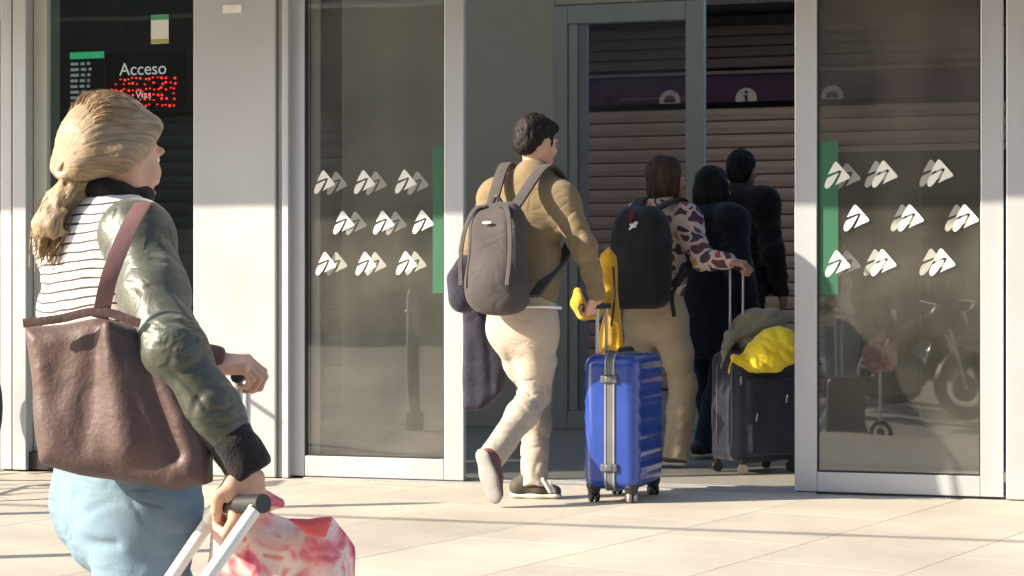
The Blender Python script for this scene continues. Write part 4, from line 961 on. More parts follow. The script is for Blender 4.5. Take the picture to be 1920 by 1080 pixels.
def backpack_w2():
    T = frame(yawv(W2_Y)); M = T; c = W(1202, 482, 10.10); r = empty('backpack', tuple(c - np.array((0, 0, .27)))); org = np.array(r.location)
    tag(r, 'large black backpack with small white logo on the woman in patterned blouse', 'backpack')
    tp = lambda z: (1 - .22 * np.clip(z, 0, 1) ** 2, 1 - .30 * np.clip(z, 0, 1) ** 2)
    s = SDF(); s.box(c, (.165, .11, .27), .09, M, .02, taper=tp); s.ell(c - T[2] * .08 - T[1] * .06, (.135, .095, .15), M, .03)
    s.cap(c + T[0] * .11 - T[1] * .10 + T[2] * .18, c + T[0] * .13 - T[1] * .12 - T[2] * .18, .008, .008, .015, sub=True); s.cap(c - T[0] * .11 - T[1] * .10 + T[2] * .18, c - T[0] * .13 - T[1] * .12 - T[2] * .18, .008, .008, .015, sub=True)
    Mb = fabric('black_nylon', (.016, .016, .018), .2, .3, 220, .65, .1)
    soft('pack_body', [s.mesh(.0075, wob(8, .006))], Mb, r)
    cz = W(1184, 425, 9.98); k = 10.0 / FPX
    lg = SDF(); lg.ell(W(1187, 423, 9.985), (.024, .01, .010), frame(yawv(W2_Y), (.5, 0, 1))); lg.cap(W(1180, 430, 9.985), W(1193, 418, 9.985), .006, .010, .006); soft('logo_patch', [lg.mesh(.004)], MATS['patch_white'], r)
    soft('zip_pull', [SDF().cap(W(1186, 395, 10.0), W(1181, 418, 9.98), .007, .006).mesh(.004)], fabric('red_webbing', (.30, .01, .02)), r)
    for sh, x in ((W2['shL'], -1), (W2['shR'], 1)):
        nk = W2['neck']; pts = [c + T[0] * .06 * x + T[2] * .235, sh * .6 + nk * .4 + T[2] * .07 - T[1] * .06, sh * .65 + nk * .35 + T[2] * .075 + T[1] * .03, sh * .75 + nk * .25 - T[2] * .04 + T[1] * .12, sh * .9 + nk * .1 - T[2] * .2 + T[1] * .08, c + T[0] * .165 * x - T[2] * .15 + T[1] * .07]
        strap('shoulder_strap', [p - org for p in pts], lambda t: T[0], .06, .014, Mb, r)
    strap('loose_strap', [W(1286, 500, 10.06) - org, W(1272, 530, 10.05) - org, W(1260, 555, 10.04) - org, W(1264, 594, 10.03) - org], (1, 0, 0), .022, .004, Mb, r)
backpack_w2()

def yellow_jacket():
    r = empty('yellow_jacket', tuple(W(1140, 660, 9.6))); tag(r, 'mustard yellow jacket hanging over an arm above the blue suitcase', 'jacket')
    s = SDF(); D = 9.75
    s.poly([W(1128, 478, D), W(1142, 462, D), W(1156, 480, D), W(1160, 540, D), W(1166, 600, D), W(1168, 662, D), W(1146, 655, D), W(1122, 662, D), W(1128, 600, D), W(1134, 560, D), W(1118, 520, D)], (0, -1, 0), .05, .04, .03)
    s.chain([W(1130, 560, D - .05), W(1118, 585, D - .12), W(1095, 586, D - .16), W(1082, 568, D - .16), W(1084, 548, D - .12)], [.035, .03, .035, .032, .022], .03)
    for x, a, b in ((1142, 560, 660), (1157, 520, 655), (1130, 500, 560)): s.cap(W(x, a, D - .065), W(x - 3, b, D - .06), .010, .010, .02, sub=True)
    soft('jacket_cloth', [s.mesh(.008, wob(9, .010, 1.5, 1, .5))], fabric('mustard_cotton', (.62, .36, .035), .12, .3, 200), r)
    MB().tube(crom([Vector(tuple(W(1150, 500, D - .07))) - r.location, Vector(tuple(W(1152, 560, D - .075))) - r.location, Vector(tuple(W(1146, 612, D - .065))) - r.location], 6), .006, 6).build('zip', M_BLK, r, smooth=True)
yellow_jacket()

# ---- two dark figures further in --------------------------------------------------
def build_dark(P, yt, yh, label, coat, legc, hairc, hem, long_hair, skin, shoe_y=0):
    r = empty('person', base(P)); tag(r, label, 'person'); Mh = frame(yawv(yh)); hc = P['head']; hs, q = head_sdf(hc, Mh, .97); hs.cap(P['neck'] - (0, 0, .03), hc + (0, 0, -.03), .052, .048, .02)
    ps = [body_parts(P, yt, skin, .95, .016), hs.mesh(.006)]
    for k, d in (('L', P['wrL'] - P['elL']), ('R', P['wrR'] - P['elR'])):
        h = SDF(); rt = np.cross(yawv(yt), (0, 0, 1)); hand_sdf(h, P['wr' + k], d, rt * (1 if k == 'R' else -1), yawv(yt), (30, 40, 30), .95); ps.append(h.mesh(.006))
    soft('body', ps, skin, r); eyes(r, q, Mh, .97)
    s = SDF(); s.ell(q(0, -.022, .047), (.086, .102, .092), Mh, .01); s.ell(q(0, -.06, -.02), (.075, .06, .07), Mh, .04)
    if long_hair:
        s.ell(q(0, -.05, -.06), (.098, .085, .10), Mh, .04)
        for x in (-1, 1): s.cap(q(.08 * x, 0, .02), q(.08 * x, .01, -.11), .03, .028, .03)
    s.box(q(0, .125, -.02), (.06, .07, .09), .03, Mh, .03, sub=True)
    soft('hair', [s.mesh(.007, lambda x, y, z: .006 * vnoise(x * 60, y * 60, z * 20))], hairc, r)
    s = top_sdf(P, yt, 1.0, .028, 1.05); T = frame(yawv(yt)); s.cap(P['pelvis'] + T[2] * .05, P['pelvis'] - T[2] * (hem - .05), .165, .185, .06, flat=T[1], q=1.25); s.cut(P['pelvis'] - T[2] * hem, (0, 0, -1), .30)
    for a, b, sd in (('shR', 'elR', 41), ('elR', 'wrR', 42)): grooves(s, P[a], P[b], (.08, .065), 5, .012, sd)
    soft('coat', [s.mesh(.010, wob(7, .008))], coat, r)
    s = legs_sdf(P, yt, .98, .014, .055, 0, 1.0); soft('trousers', [s.mesh(.010, wob(8, .005))], legc, r)
    for k in 'LR':
        u, so = SDF(), SDF(); an = P['an' + k]; a2 = np.array((an[0], an[1], .085)); toe = a2 + yawv(yt) * .17; toe[2] = .012
        shoe_sdf(u, so, a2, toe, (0, 0, 1), .26); o = soft('shoe', [u.mesh(.008)], M_BLK, r); soft('sole', [so.mesh(.008)], MATS['sole_white'], o)
def stand(px, head_y, D, yt, h=1.68, wid=.185, lean=0):
    c = W(px, 540, D); f = yawv(yt); rt = np.cross(f, (0, 0, 1)); top = CAMZ + (540 - head_y) * D / FPX; k = top / 1.75
    g = lambda z, r_=0, f_=0: np.array((c[0], c[1], 0)) + rt * r_ + f * f_ + np.array((0, 0, z * k))
    return dict(pelvis=g(.93), chest=g(1.30, 0, .02), neck=g(1.475, 0, .03), head=g(1.615, 0, .05), shL=g(1.42, -wid), shR=g(1.42, wid), elL=g(1.13, -wid - .06), elR=g(1.13, wid + .06, -.02),
                wrL=g(.90, -wid - .05, .08), wrR=g(.90, wid + .05, .10), hipL=g(.90, -.085), hipR=g(.90, .085), knL=g(.49, -.09, .10), knR=g(.49, .09, .02), anL=g(.09, -.09, .14), anR=g(.09, .09, -.16), ground=.006)
build_dark(stand(1328, 312, 11.0, 45), 45, 50, 'woman with black bobbed hair in long navy coat just inside the doorway', fabric('navy_coat', (.012, .015, .028), .2, .3, 200), fabric('navy_trousers', (.016, .020, .035)), hairmat('hair_black', (.012, .010, .010)), .32, True, M_SKIN2)
build_dark(stand(1384, 277, 11.9, 40, wid=.2), 40, 35, 'dark-haired person in dark purple jacket furthest inside the doorway', fabric('purple_jacket', (.020, .011, .016), .25, .3, 180), fabric('black_trousers', (.014, .014, .018)), hairmat('hair_black2', (.014, .010, .010)), .06, False, M_SKIN2)

# ------------------------------------------------------------------ blue suitcase
def wheel_unit(parent, p, ax, rad=.026, m=None, w=.022, twin=True):
    o = MB(); p = Vector(p); ax = Vector(ax).normalized(); off = .014 if twin else 0
    for sgn in ((-1, 1) if twin else (1,)): o.disc(p + ax * off * sgn, ax, rad, w * .75, 18)
    wh = o.build('wheel', m or M_BLK, parent, bevel=.003, smooth=True)
    f = MB(); f.tube([p, p + Vector((0, 0, rad + .022))], [.010, .017], 10); f.disc(p + Vector((0, 0, rad + .020)), (0, 0, 1), .024, .014, 16); f.build('fork', M_BLK, wh, smooth=True)
    return wh
def blue_case():
    base_c = W(1165, 942, 8.72); psi = R(-20); r = empty('hard_suitcase', (base_c[0] + .02, 8.86, 0), 0); tag(r, 'glossy blue hard-shell suitcase with grey centre strip and spinner wheels beside the man', 'suitcase')
    o0 = np.array((r.location[0], r.location[1], 0)); cz, sz = math.cos(psi), math.sin(psi)
    ax = np.array((cz, sz, 0)); ay = np.array((-sz, cz, 0)); M = np.stack([ax, ay, np.array((0, 0, 1.))])
    hx, hy, hz, zc = .130, .225, .306, .058 + .306
    def disp(x, y, z):
        X = (x - o0[0]) * ax[0] + (y - o0[1]) * ax[1]; Y = (x - o0[0]) * ay[0] + (y - o0[1]) * ay[1]; Z = z - zc
        side = np.clip((np.abs(X) - .095) / .02, 0, 1)
        win = np.clip((hz - .045 - np.abs(Z)) / .03, 0, 1) * np.clip((hy - .02 - np.abs(Y)) / .02, 0, 1)
        return -side * win * -.0038 * -np.maximum(np.sin(Z * 2 * math.pi / .075), -.25)
    Mb = mat('blue_polycarbonate', (.017, .052, .28), .26, 0, .07, 5, .02, 45, .5, coat=.4, rough_var=.10)
    Mst = mat('grey_strip', (.11, .115, .12), .5); Mpi = mat('silver_piping', (.36, .37, .38), .35, .5)
    for nm, lo, hi in (('shell_half', -1, -.012), ('shell_half', .012, 1)):
        s = SDF(); s.box(o0 + (0, 0, zc), (hx, hy, hz), .052, M, .01)
        if lo < -.5: s.cut(o0 + (0, 0, zc) + ax * hi, ax, .6, .003)
        else: s.cut(o0 + (0, 0, zc) + ax * lo, -ax, .6, .003)
        soft(nm, [s.mesh(.0055, disp)], Mb, r)
    # frame ring with two pipings
    def ring(name, x, w, rad, m):
        s = SDF(); hy2, hz2 = hy + rad, hz + rad; c = o0 + (0, 0, zc) + ax * x; n = 10; pts = []; rc = .052
        for qy, qz, a0 in ((1, 1, 0), (-1, 1, 90), (-1, -1, 180), (1, -1, 270)):
            for k in range(n + 1):
                a = R(a0 + 90 * k / n); pts.append(c + ay * (qy * (hy2 - rc) + rc * math.cos(a)) + np.array((0, 0, 1)) * (qz * (hz2 - rc) + rc * math.sin(a)))
        mb = MB(); V = []; k = len(pts)
        for p in pts:
            d = p - c; d = nrm(d)
            for a, b in ((-1, -1), (1, -1), (1, 1), (-1, 1)): V.append(p + ax * a * w / 2 + d * b * .005 - o0)
        F = [(i * 4 + j, i * 4 + (j + 1) % 4, ((i + 1) % k) * 4 + (j + 1) % 4, ((i + 1) % k) * 4 + j) for i in range(k) for j in range(4)]
        mb.add(V, F); return mb.build(name, m, r, smooth=True)
    ring('frame_strip', 0, .030, .000, Mst); ring('piping', -.0195, .008, .0025, Mpi); ring('piping', .0195, .008, .0025, Mpi)
    for z in (zc + .195, zc - .205):
        s = SDF(); s.box(o0 + (0, 0, z) - ay * (hy + .004), (.040, .010, .019), .007, M, .004); s.box(o0 + (0, 0, z) - ay * (hy + .011), (.016, .006, .013), .004, M, .004); soft('latch', [s.mesh(.0035)], mat('latch_grey', (.09, .09, .10), .4), r)
    for x in (-1, 1):
        for y in (-1, 1):
            p = ax * x * (hx - .042) + ay * y * (hy - .045); wheel_unit(r, (p[0], p[1], .026), ax * .8 + ay * .6, .026, M_BLK if (x, y) != (1, -1) else mat('wheel_grey', (.25, .24, .23), .5))
            g_ = SDF(); g_.cap(o0 + p + (0, 0, .070), o0 + p + (0, 0, .058), .036, .030, .01); soft('corner_guard', [g_.mesh(.005)], M_BLK, r)
    zt = zc + hz
    for y in (-.055, .055):
        p = ax * -.075 + ay * y; 
    for y in (-.16, -.02):
        p = ax * -.078 + ay * y; MB().tube([(p[0], p[1], zt - .02), (p[0], p[1], zt + .215)], .0085, 10).build('telescopic_pole', M_ALU, r, smooth=True)
    a, b = ax * -.078 + ay * -.19, ax * -.078 + ay * .01
    MB().tube([(*a[:2], zt + .218), (*b[:2], zt + .218)], .0145, 12).build('handle_grip', M_BLK, r, smooth=True)
    hp = [ax * .01 + ay * y for y in (-.10, -.085, .085, .10)]
    MB().tube(crom([(*hp[0][:2], zt - .004), (*hp[1][:2], zt + .018), (*hp[2][:2], zt + .018), (*hp[3][:2], zt - .004)], 5), .011, 10).build('carry_handle', M_BLK, r, smooth=True)
blue_case()

# ------------------------------------------------------------------ dark soft suitcase with bundles
def navy_case():
    c = W(1418, 880, 10.02); r = empty('soft_suitcase', (c[0], 10.10, .006)); o0 = np.array(r.location); psi = R(33); ax = np.array((math.cos(psi), math.sin(psi), 0)); ay = np.array((-ax[1], ax[0], 0)); M = np.stack([ax, ay, np.array((0, 0, 1.))])
    tag(r, 'dark navy fabric suitcase with twin wheels pulled through the doorway', 'suitcase')
    Mn = fabric('navy_nylon', (.024, .026, .048), .15, .35, 180, .6, .2); zc = .345; hx, hy, hz = .20, .135, .285
    s = SDF(); s.box(o0 + (0, 0, zc), (hx, hy, hz), .05, M, .01); s.box(o0 + (0, 0, zc - .05) - ay * .13, (.165, .035, .20), .03, M, .012)
    for x in (-1, 1): s.cap(o0 + (0, 0, zc - hz + .05) + ax * x * .02 - ay * (hy), o0 + (0, 0, zc - hz + .05) + ax * x * .02 - ay * hy, .002, .002, .002)
    soft('case_body', [s.mesh(.0075, wob(6, .006))], Mn, r)
    for d in (-.06, .06):
        pts = []
        for t in np.linspace(0, 2 * math.pi, 41)[:-1]:
            x = max(-1, min(1, 1.25 * math.cos(t))); z = max(-1, min(1, 1.18 * math.sin(t))); pts.append(ax * x * (hx + .002) + ay * d + np.array((0, 0, zc + z * (hz + .002))))
        MB().tube(pts + [pts[0]], .0055, 6).build('piping', mat('piping_grey', (.12, .12, .13), .5), r, smooth=True)
    for x in (-1, 1):
        for y in (-1, 1):
            p = ax * x * (hx - .035) + ay * y * (hy - .03); wheel_unit(r, (*p[:2], .027), ax * .5 + ay * .85, .027, mat('wheel_cream', (.45, .40, .30), .5) if (x, y) == (-1, -1) else M_BLK)
    zt = zc + hz
    top = W(1380, 497, 10.05); tz = top[2] - o0[2]
    for px in (1369, 1393):
        q = W(px, 600, 10.10) - o0; MB().tube([(q[0], q[1], zt - .02), (q[0], q[1], zt + .18)], .008, 10).build('telescopic_pole', M_ALUD, r, smooth=True); MB().tube([(q[0], q[1], zt + .18), (q[0], q[1], tz - .02)], .0062, 10).build('telescopic_pole', M_ALU, r, smooth=True)
    q0, q1 = W(1364, 497, 10.10) - o0, W(1398, 497, 10.10) - o0
    MB().tube([(q0[0], q0[1], tz - .012), (q1[0], q1[1], tz - .012)], .013, 12).build('handle_grip', M_BLK, r, smooth=True)
    zp = W(1386, 712, 9.93) - o0; MB().box(zp[0] - .004, zp[0] + .004, zp[1] - .08, zp[1] - .07, zp[2] - .02, zp[2] + .02).build('zip_pull', M_ALUD, r, bevel=.002)
    for px, py in ((1474, 755), (1418, 790)):
        zp = W(px, py, 9.88) - o0; MB().tube([(zp[0], zp[1], zp[2]), (zp[0] + .006, zp[1] - .004, zp[2] + .04)], .004, 6).build('zip_pull', M_ALUD, r)
    b = empty('yellow_bundle', tuple(W(1440, 695, 9.95))); tag(b, 'bright yellow drawstring bundle lying on top of the dark suitcase', 'bag')
    s = SDF(); s.ell(W(1446, 662, 9.93), (.150, .105, .105), frame((0, 1, 0), (-.30, 0, 1)), .03); s.ell(W(1458, 645, 9.95), (.10, .09, .085), None, .08); s.cap(W(1408, 680, 9.92), W(1376, 672, 9.88), .050, .018, .05)
    s.wr.append((W(1372, 672, 9.9), W(1500, 640, 9.95), .006, .05, -.2, 1.2, 5, 2.0))
    soft('bundle_cloth', [s.mesh(.007, lambda x, y, z: .008 * (1 - 2.2 * np.abs(vnoise(x * 7, y * 7, z * 15 + x * 9))) + .004 * vnoise(x * 24, y * 24, z * 30))], fabric('yellow_nylon', (.80, .62, .035), .06, .25, 120, .6), b)
    MB().tube([Vector(tuple(p)) - b.location for p in crom([W(1380, 668, 9.87), W(1370, 682, 9.86), W(1366, 700, 9.87)], 6)], .004, 6).build('drawstring', MATS['yellow_nylon'], b, smooth=True)
    b = empty('olive_bundle', tuple(W(1415, 655, 10.12))); tag(b, 'rolled olive-grey garment behind the yellow bundle on the dark suitcase', 'garment')
    s = SDF(); s.ell(W(1420, 612, 10.14), (.145, .10, .10), frame((0, 1, 0), (-.1, 0, 1)), .03); s.cap(W(1370, 632, 10.02), W(1362, 650, 9.98), .045, .035, .04); s.cap(W(1455, 600, 10.16), W(1400, 640, 10.06), .06, .05, .05)
    s.chain([W(1368, 640, 9.96), W(1358, 660, 9.93), W(1352, 690, 9.93)], [.022, .018, .016], .02)
    soft('garment_cloth', [s.mesh(.0075, lambda x, y, z: .010 * (1 - 2.2 * np.abs(vnoise(x * 8, y * 8, z * 14 - x * 6))) + .004 * vnoise(x * 24, y * 24, z * 30))], fabric('olive_grey_cotton', (.26, .24, .18), .1, .3, 200), b)
navy_case()

# ------------------------------------------------------------------ woman in the foreground
def stripemat():
    m = bpy.data.materials.new('striped_jersey'); m.use_nodes = True; nt = m.node_tree; N = nt.nodes; L = nt.links; b = N['Principled BSDF']; b.inputs['Roughness'].default_value = .9
    tc = N.new('ShaderNodeTexCoord'); sx = N.new('ShaderNodeSeparateXYZ'); L.new(tc.outputs['Object'], sx.inputs[0])
    nz = N.new('ShaderNodeTexNoise'); nz.inputs['Scale'].default_value = 5; L.new(tc.outputs['Object'], nz.inputs[0])
    a = N.new('ShaderNodeMath'); a.operation = 'MULTIPLY_ADD'; a.inputs[1].default_value = .035; L.new(nz.outputs[0], a.inputs[0]); L.new(sx.outputs[2], a.inputs[2])
    a3 = N.new('ShaderNodeMath'); a3.operation = 'MULTIPLY_ADD'; a3.inputs[1].default_value = -.10; L.new(sx.outputs[0], a3.inputs[0]); L.new(a.outputs[0], a3.inputs[2])
    mm = N.new('ShaderNodeMath'); mm.operation = 'MULTIPLY'; mm.inputs[1].default_value = 1 / .0175; L.new(a3.outputs[0], mm.inputs[0])
    fr = N.new('ShaderNodeMath'); fr.operation = 'FRACT'; L.new(mm.outputs[0], fr.inputs[0])
    gt = N.new('ShaderNodeMath'); gt.operation = 'GREATER_THAN'; gt.inputs[1].default_value = .76; L.new(fr.outputs[0], gt.inputs[0])
    mx = N.new('ShaderNodeMix'); mx.data_type = 'RGBA'; mx.inputs[6].default_value = (.74, .70, .64, 1); mx.inputs[7].default_value = (.075, .062, .066, 1); L.new(gt.outputs[0], mx.inputs[0]); L.new(mx.outputs[2], b.inputs['Base Color'])
    n2 = N.new('ShaderNodeTexNoise'); n2.inputs['Scale'].default_value = 300; L.new(tc.outputs['Object'], n2.inputs[0]); bp = N.new('ShaderNodeBump'); bp.inputs['Strength'].default_value = .2; bp.inputs['Distance'].default_value = .005; L.new(n2.outputs[0], bp.inputs['Height']); L.new(bp.outputs[0], b.inputs['Normal'])
    return m
def pinkmat():
    m = bpy.data.materials.new('pink_print'); m.use_nodes = True; nt = m.node_tree; N = nt.nodes; L = nt.links; b = N['Principled BSDF']; b.inputs['Roughness'].default_value = .85
    tc = N.new('ShaderNodeTexCoord'); nz = N.new('ShaderNodeTexNoise'); nz.inputs['Scale'].default_value = 14; nz.inputs['Detail'].default_value = 2; nz.inputs['Distortion'].default_value = 1.2; L.new(tc.outputs['Object'], nz.inputs[0])
    cr = N.new('ShaderNodeValToRGB'); e = cr.color_ramp.elements; e[0].position = .30; e[0].color = (.55, .06, .13, 1); e[1].position = .72; e[1].color = (.75, .16, .16, 1)
    for p, c in ((.40, (.78, .25, .28, 1)), (.48, (.80, .55, .50, 1)), (.58, (.80, .68, .60, 1)), (.64, (.74, .30, .30, 1))): x = e.new(p); x.color = c
    L.new(nz.outputs[0], cr.inputs[0]); L.new(cr.outputs[0], b.inputs['Base Color']); return m
def build_front():
    G = -.262
    P = dict(pelvis=W(238, 925, 3.77), chest=W(190, 575, 3.80), neck=W(212, 402, 3.80), head=W(218, 294, 3.80),
             shL=W(118, 452, 3.93), shR=W(254, 452, 3.69), elL=W(190, 660, 4.08), elR=W(326, 655, 3.50), wrL=W(392, 684, 4.10), wrR=W(458, 862, 3.50),
             hipL=W(196, 950, 3.86), hipR=W(278, 955, 3.69), ground=G)
    f = yawv(60); rt = np.cross(f, (0, 0, 1)); pz = P['pelvis']
    P['knR'] = np.array((*(pz + rt * .09 + f * -.02)[:2], G + .47)); P['anR'] = np.array((*(pz + rt * .09 - f * .30)[:2], G + .13)); P['knL'] = np.array((*(pz - rt * .09 + f * .16)[:2], G + .48)); P['anL'] = np.array((*(pz - rt * .09 + f * .28)[:2], G + .09))
    r = empty('person', base(P)); tag(r, 'blonde woman with ponytail in striped top and jeans walking past in the foreground', 'person')
    yt = 58; Mh = frame(yawv(44) + np.array((0, 0, -.17)), (.06, 0, 1)); hc = P['head']; sc = .92
    hs, q = head_sdf(hc, Mh, sc); hs.cap(P['neck'] - (0, 0, .04), hc + (0, 0, -.03) - Mh[1] * .012, .052, .046, .02)
    hR = SDF(); dR = nrm(W(462, 930, 3.50) - P['wrR']); hand_sdf(hR, P['wrR'] + dR * .02, dR, np.array((.7, -.7, 0)), np.array((.35, .35, -.1)) * -1 + np.array((-.4, -.2, 0)), (50, 75, 45), .98)
    hL = SDF(); dL = nrm((.98, -.05, .02)); hand_sdf(hL, P['wrL'], dL, np.array((0, -.35, 1.)), np.array((.1, 1, .3)), (48, 70, 45), .95)
    soft('body', [body_parts(P, yt, M_SKIN, .92, .012), hs.mesh(.0038), hR.mesh(.0028), hL.mesh(.0032)], M_SKIN, r); eyes(r, q, Mh, sc)
    # hair: cap combed back into a low ponytail
    Mhair = hairmat('hair_blonde', (.30, .205, .105), .30)
    s = SDF(); s.ell(q(0, -.020, .044), (.077, .094, .083), Mh, .01); s.ell(q(0, -.080, .0), (.062, .048, .062), Mh, .04)
    for x in (-1, 1): s.cap(q(.066 * x, .035, .07), q(.074 * x, -.035, -.01), .020, .022, .03); s.cap(q(.074 * x, -.035, -.01), q(.03 * x, -.105, -.045), .022, .022, .03)
    s.box(q(0, .135, -.015), (.12, .072, .088), .03, Mh, .02, sub=True)
    tail = [q(0, -.115, -.045), W(158, 345, 3.76), W(122, 385, 3.74), W(98, 425, 3.72), W(86, 462, 3.72)]
    cap_c = q(0, -.118, -.04)
    def comb(x, y, z):
        dx, dy, dz = x - cap_c[0], y - cap_c[1], z - cap_c[2]
        X = dx * Mh[0, 0] + dy * Mh[0, 1] + dz * Mh[0, 2]; Zz = dx * Mh[2, 0] + dy * Mh[2, 1] + dz * Mh[2, 2]
        an = np.arctan2(X, Zz + .02)
        return .0010 * np.sin(an * 60 + 4 * vnoise(x * 20, y * 20, z * 20)) + .0030 * vnoise(x * 16, y * 16, z * 16)
    cap_m = s.mesh(.0042, comb)
    s = SDF(); s.chain(tail, [.020, .034, .040, .036, .014], .02, flat=(0, 1, 0), q=1.1)
    for i in range(7): a = R(-70 + i * 22); s.cap(tail[1] + np.array((math.cos(a), -1, math.sin(a))) * .03, tail[4] + np.array((math.cos(a), -1, math.sin(a) * .6)) * .018, .004, .006, .012, sub=True)
    tail_m = s.mesh(.0045, lambda x, y, z: .004 * vnoise(x * 60 + z * 40, y * 40, (z - x) * 90) + .003 * vnoise(x * 20, y * 20, z * 20))
    h = soft('hair', [cap_m, tail_m], combmat('combed_blonde', (.13, .085, .042), (.27, .185, .10), (.44, .33, .20)), r)
    dc = cap_m[0] - cap_c; an_ = np.arctan2(dc @ Mh[0], dc @ Mh[2] + .02); dd_ = np.linalg.norm(dc, axis=1); td = nrm(tail[-1] - tail[0]); t1 = nrm(np.cross(td, (0, 1, 0))); t2 = np.cross(td, t1); dt = tail_m[0] - tail[0]
    comb_attr(h, np.concatenate([np.stack([an_ * 26, dd_ * 14, an_ * 0], 1), np.stack([dt @ t1 * 210, dt @ td * 12, dt @ t2 * 210], 1)]))
    # loose strands over the tail and crown
    st = MB(); rn = np.random.RandomState(5); org = np.array(r.location)
    for i in range(160):
        o1 = rn.normal(0, 1, 3) * .010; o2 = np.clip(rn.normal(0, 1, 3), -1.7, 1.7) * np.array((.020, .016, .020)); o3 = o2 * .7 + rn.normal(0, 1, 3) * .006
        st.tube(crom([tail[0] + o1 * .6 - org, tail[1] + o1 * 1.3 - org, tail[2] + o2 - org, tail[3] + o2 * 1.1 - org, tail[4] + o3 - org + (0, 0, -rn.uniform(0, .03))], 4), .0009, 3, caps=False)
    for i in range(90):
        th, ph = rn.uniform(-1.5, 1.5), rn.uniform(-2.2, 1)
        y0 = .02 + .035 * ph; kq = math.sqrt(max(.02, 1 - ((y0 * sc + .020 * sc) / .094) ** 2)); e_ = lambda y, k_: hc + Mh[0] * .0782 * k_ * math.sin(th) + Mh[1] * y + Mh[2] * (.044 * sc + .0842 * k_ * math.cos(th)); p0 = e_(y0 * sc, kq); p1 = e_(-.03, .995); p2 = e_(-.020 * sc - .075, .69)
        st.tube(crom([p0 - org, p1 - org + rn.normal(0, .002, 3), p2 - org + rn.normal(0, .002, 3), tail[0] - org], 5), .0008, 3, caps=False)
    o = st.build('loose_strands', Mhair, h); o['kind'] = 'stuff'
    MB().torus(Vector(tuple(tail[0] - org)), Vector(tuple(tail[1] - tail[0])), .022, .007, 18, 8).build('hair_tie', mat('hair_tie_pale', (.55, .45, .32), .8), h, smooth=True)
    # striped top
    T = frame(yawv(yt)); s = top_sdf(P, yt, .86, .011, 1.12, arms=False); s.wr.append((P['pelvis'], P['chest'], .008, .08, .2, 1.2, 8, 1.0))
    s.cut(P['pelvis'] + T[2] * .10, (0, 0, -1), .30, .012)
    top = soft('striped_top', [s.mesh(.007, wob(9, .005))], stripemat(), r)
    s = SDF(); c0 = P['neck'] + (0, 0, .042)
    for k in range(16):
        a, b = 2 * math.pi * k / 16, 2 * math.pi * (k + 1) / 16; u = Mh
        s.cap(c0 + .060 * (u[0] * math.cos(a) + u[1] * math.sin(a)), c0 + .056 * (u[0] * math.cos(b) + u[1] * math.sin(b)), .016, .016, .02)
    soft('dark_collar', [s.mesh(.005, wob(25, .005))], fabric('black_scarf', (.016, .014, .016), .2, .4, 160), r)
    # olive satin sleeves
    Ms = mat('olive_satin', (.040, .046, .031), .46, 0, .18, 8, .12, 60, .6, sheen=.2, crease=.28, cscale=8)
    for k, sd in (('R', 51), ('L', 61)):
        s = SDF(); a, b, c = P['sh' + k], P['el' + k], P['wr' + k]; d = nrm(c - b)
        nk_ = P['neck']; k == 'R' and s.cap(a * .62 + nk_ * .38 + (0, 0, .012), a + (0, 0, .01), .048, .068, .05)
        s.chain([a + (0, 0, .01), a + (b - a) * .5, b, b + (c - b) * .55, c - d * .02], [.068 if k == 'R' else .040, .062 if k == 'R' else .046, .053, .048, .038], .035)
        grooves(s, a, b, (.076, .066), 11, .0034, sd, .016, .15, 1, 2.4, 1.0); grooves(s, b, c, (.066, .05), 12, .0038, sd + 1, .016, 0, .95, 2.4, 1.0)
        slv = soft('sleeve', [s.mesh(.0058, wob(12, .0022))], Ms if k == 'R' else fabric('mauve_sleeve', (.11, .055, .05)), r)
        s = SDF(); s.cap(c - d * .035, c + d * .012, .046, .042, .01); s.cut(c + d * .030, d, .1); grooves(s, c - d * .04, c + d * .03, (.045, .042), 5, .006, sd + 3, .006); soft('cuff', [s.mesh(.005)], MATS['black_scarf'] if k == 'R' else MATS['mauve_sleeve'], slv)
    # jeans
    s = legs_sdf(P, yt, .97, .012, .060, .0, 1.0, 1.10)
    grooves(s, P['hipR'], P['knR'], (.10, .07), 10, .005, 71, .018, -.05, .9, 2.0, .9); grooves(s, P['hipL'], P['knL'], (.10, .07), 8, .005, 72, .018, .0, .9, 2.0, .9)
    s.cap(W(120, 1018, 3.66), W(215, 1022, 3.60), .006, .006, .02, sub=True)
    jm = mat('light_denim', (.165, .245, .32), .85, 0, .22, 5, .15, 260, .2, crease=.25, cscale=5)
    soft('jeans', [s.mesh(.006, wob(7, .004))], jm, r)
    Msn = mat('white_sneaker', (.6, .58, .55), .6)
    for k in 'RL':
        u, so = SDF(), SDF(); an = P['an' + k]; toe = an + f * .17; toe[2] = G + (.012 if k == 'L' else .010); upv = (0, 0, 1) if k == 'L' else nrm((f[0] * .35, f[1] * .35, .94))
        shoe_sdf(u, so, an, toe, upv, .245, .042); o = soft('shoe', [u.mesh(.007)], Msn, r); soft('sole', [so.mesh(.007)], MATS['sole_white'], o)
    return P, yt
FW, FW_Y = build_front()

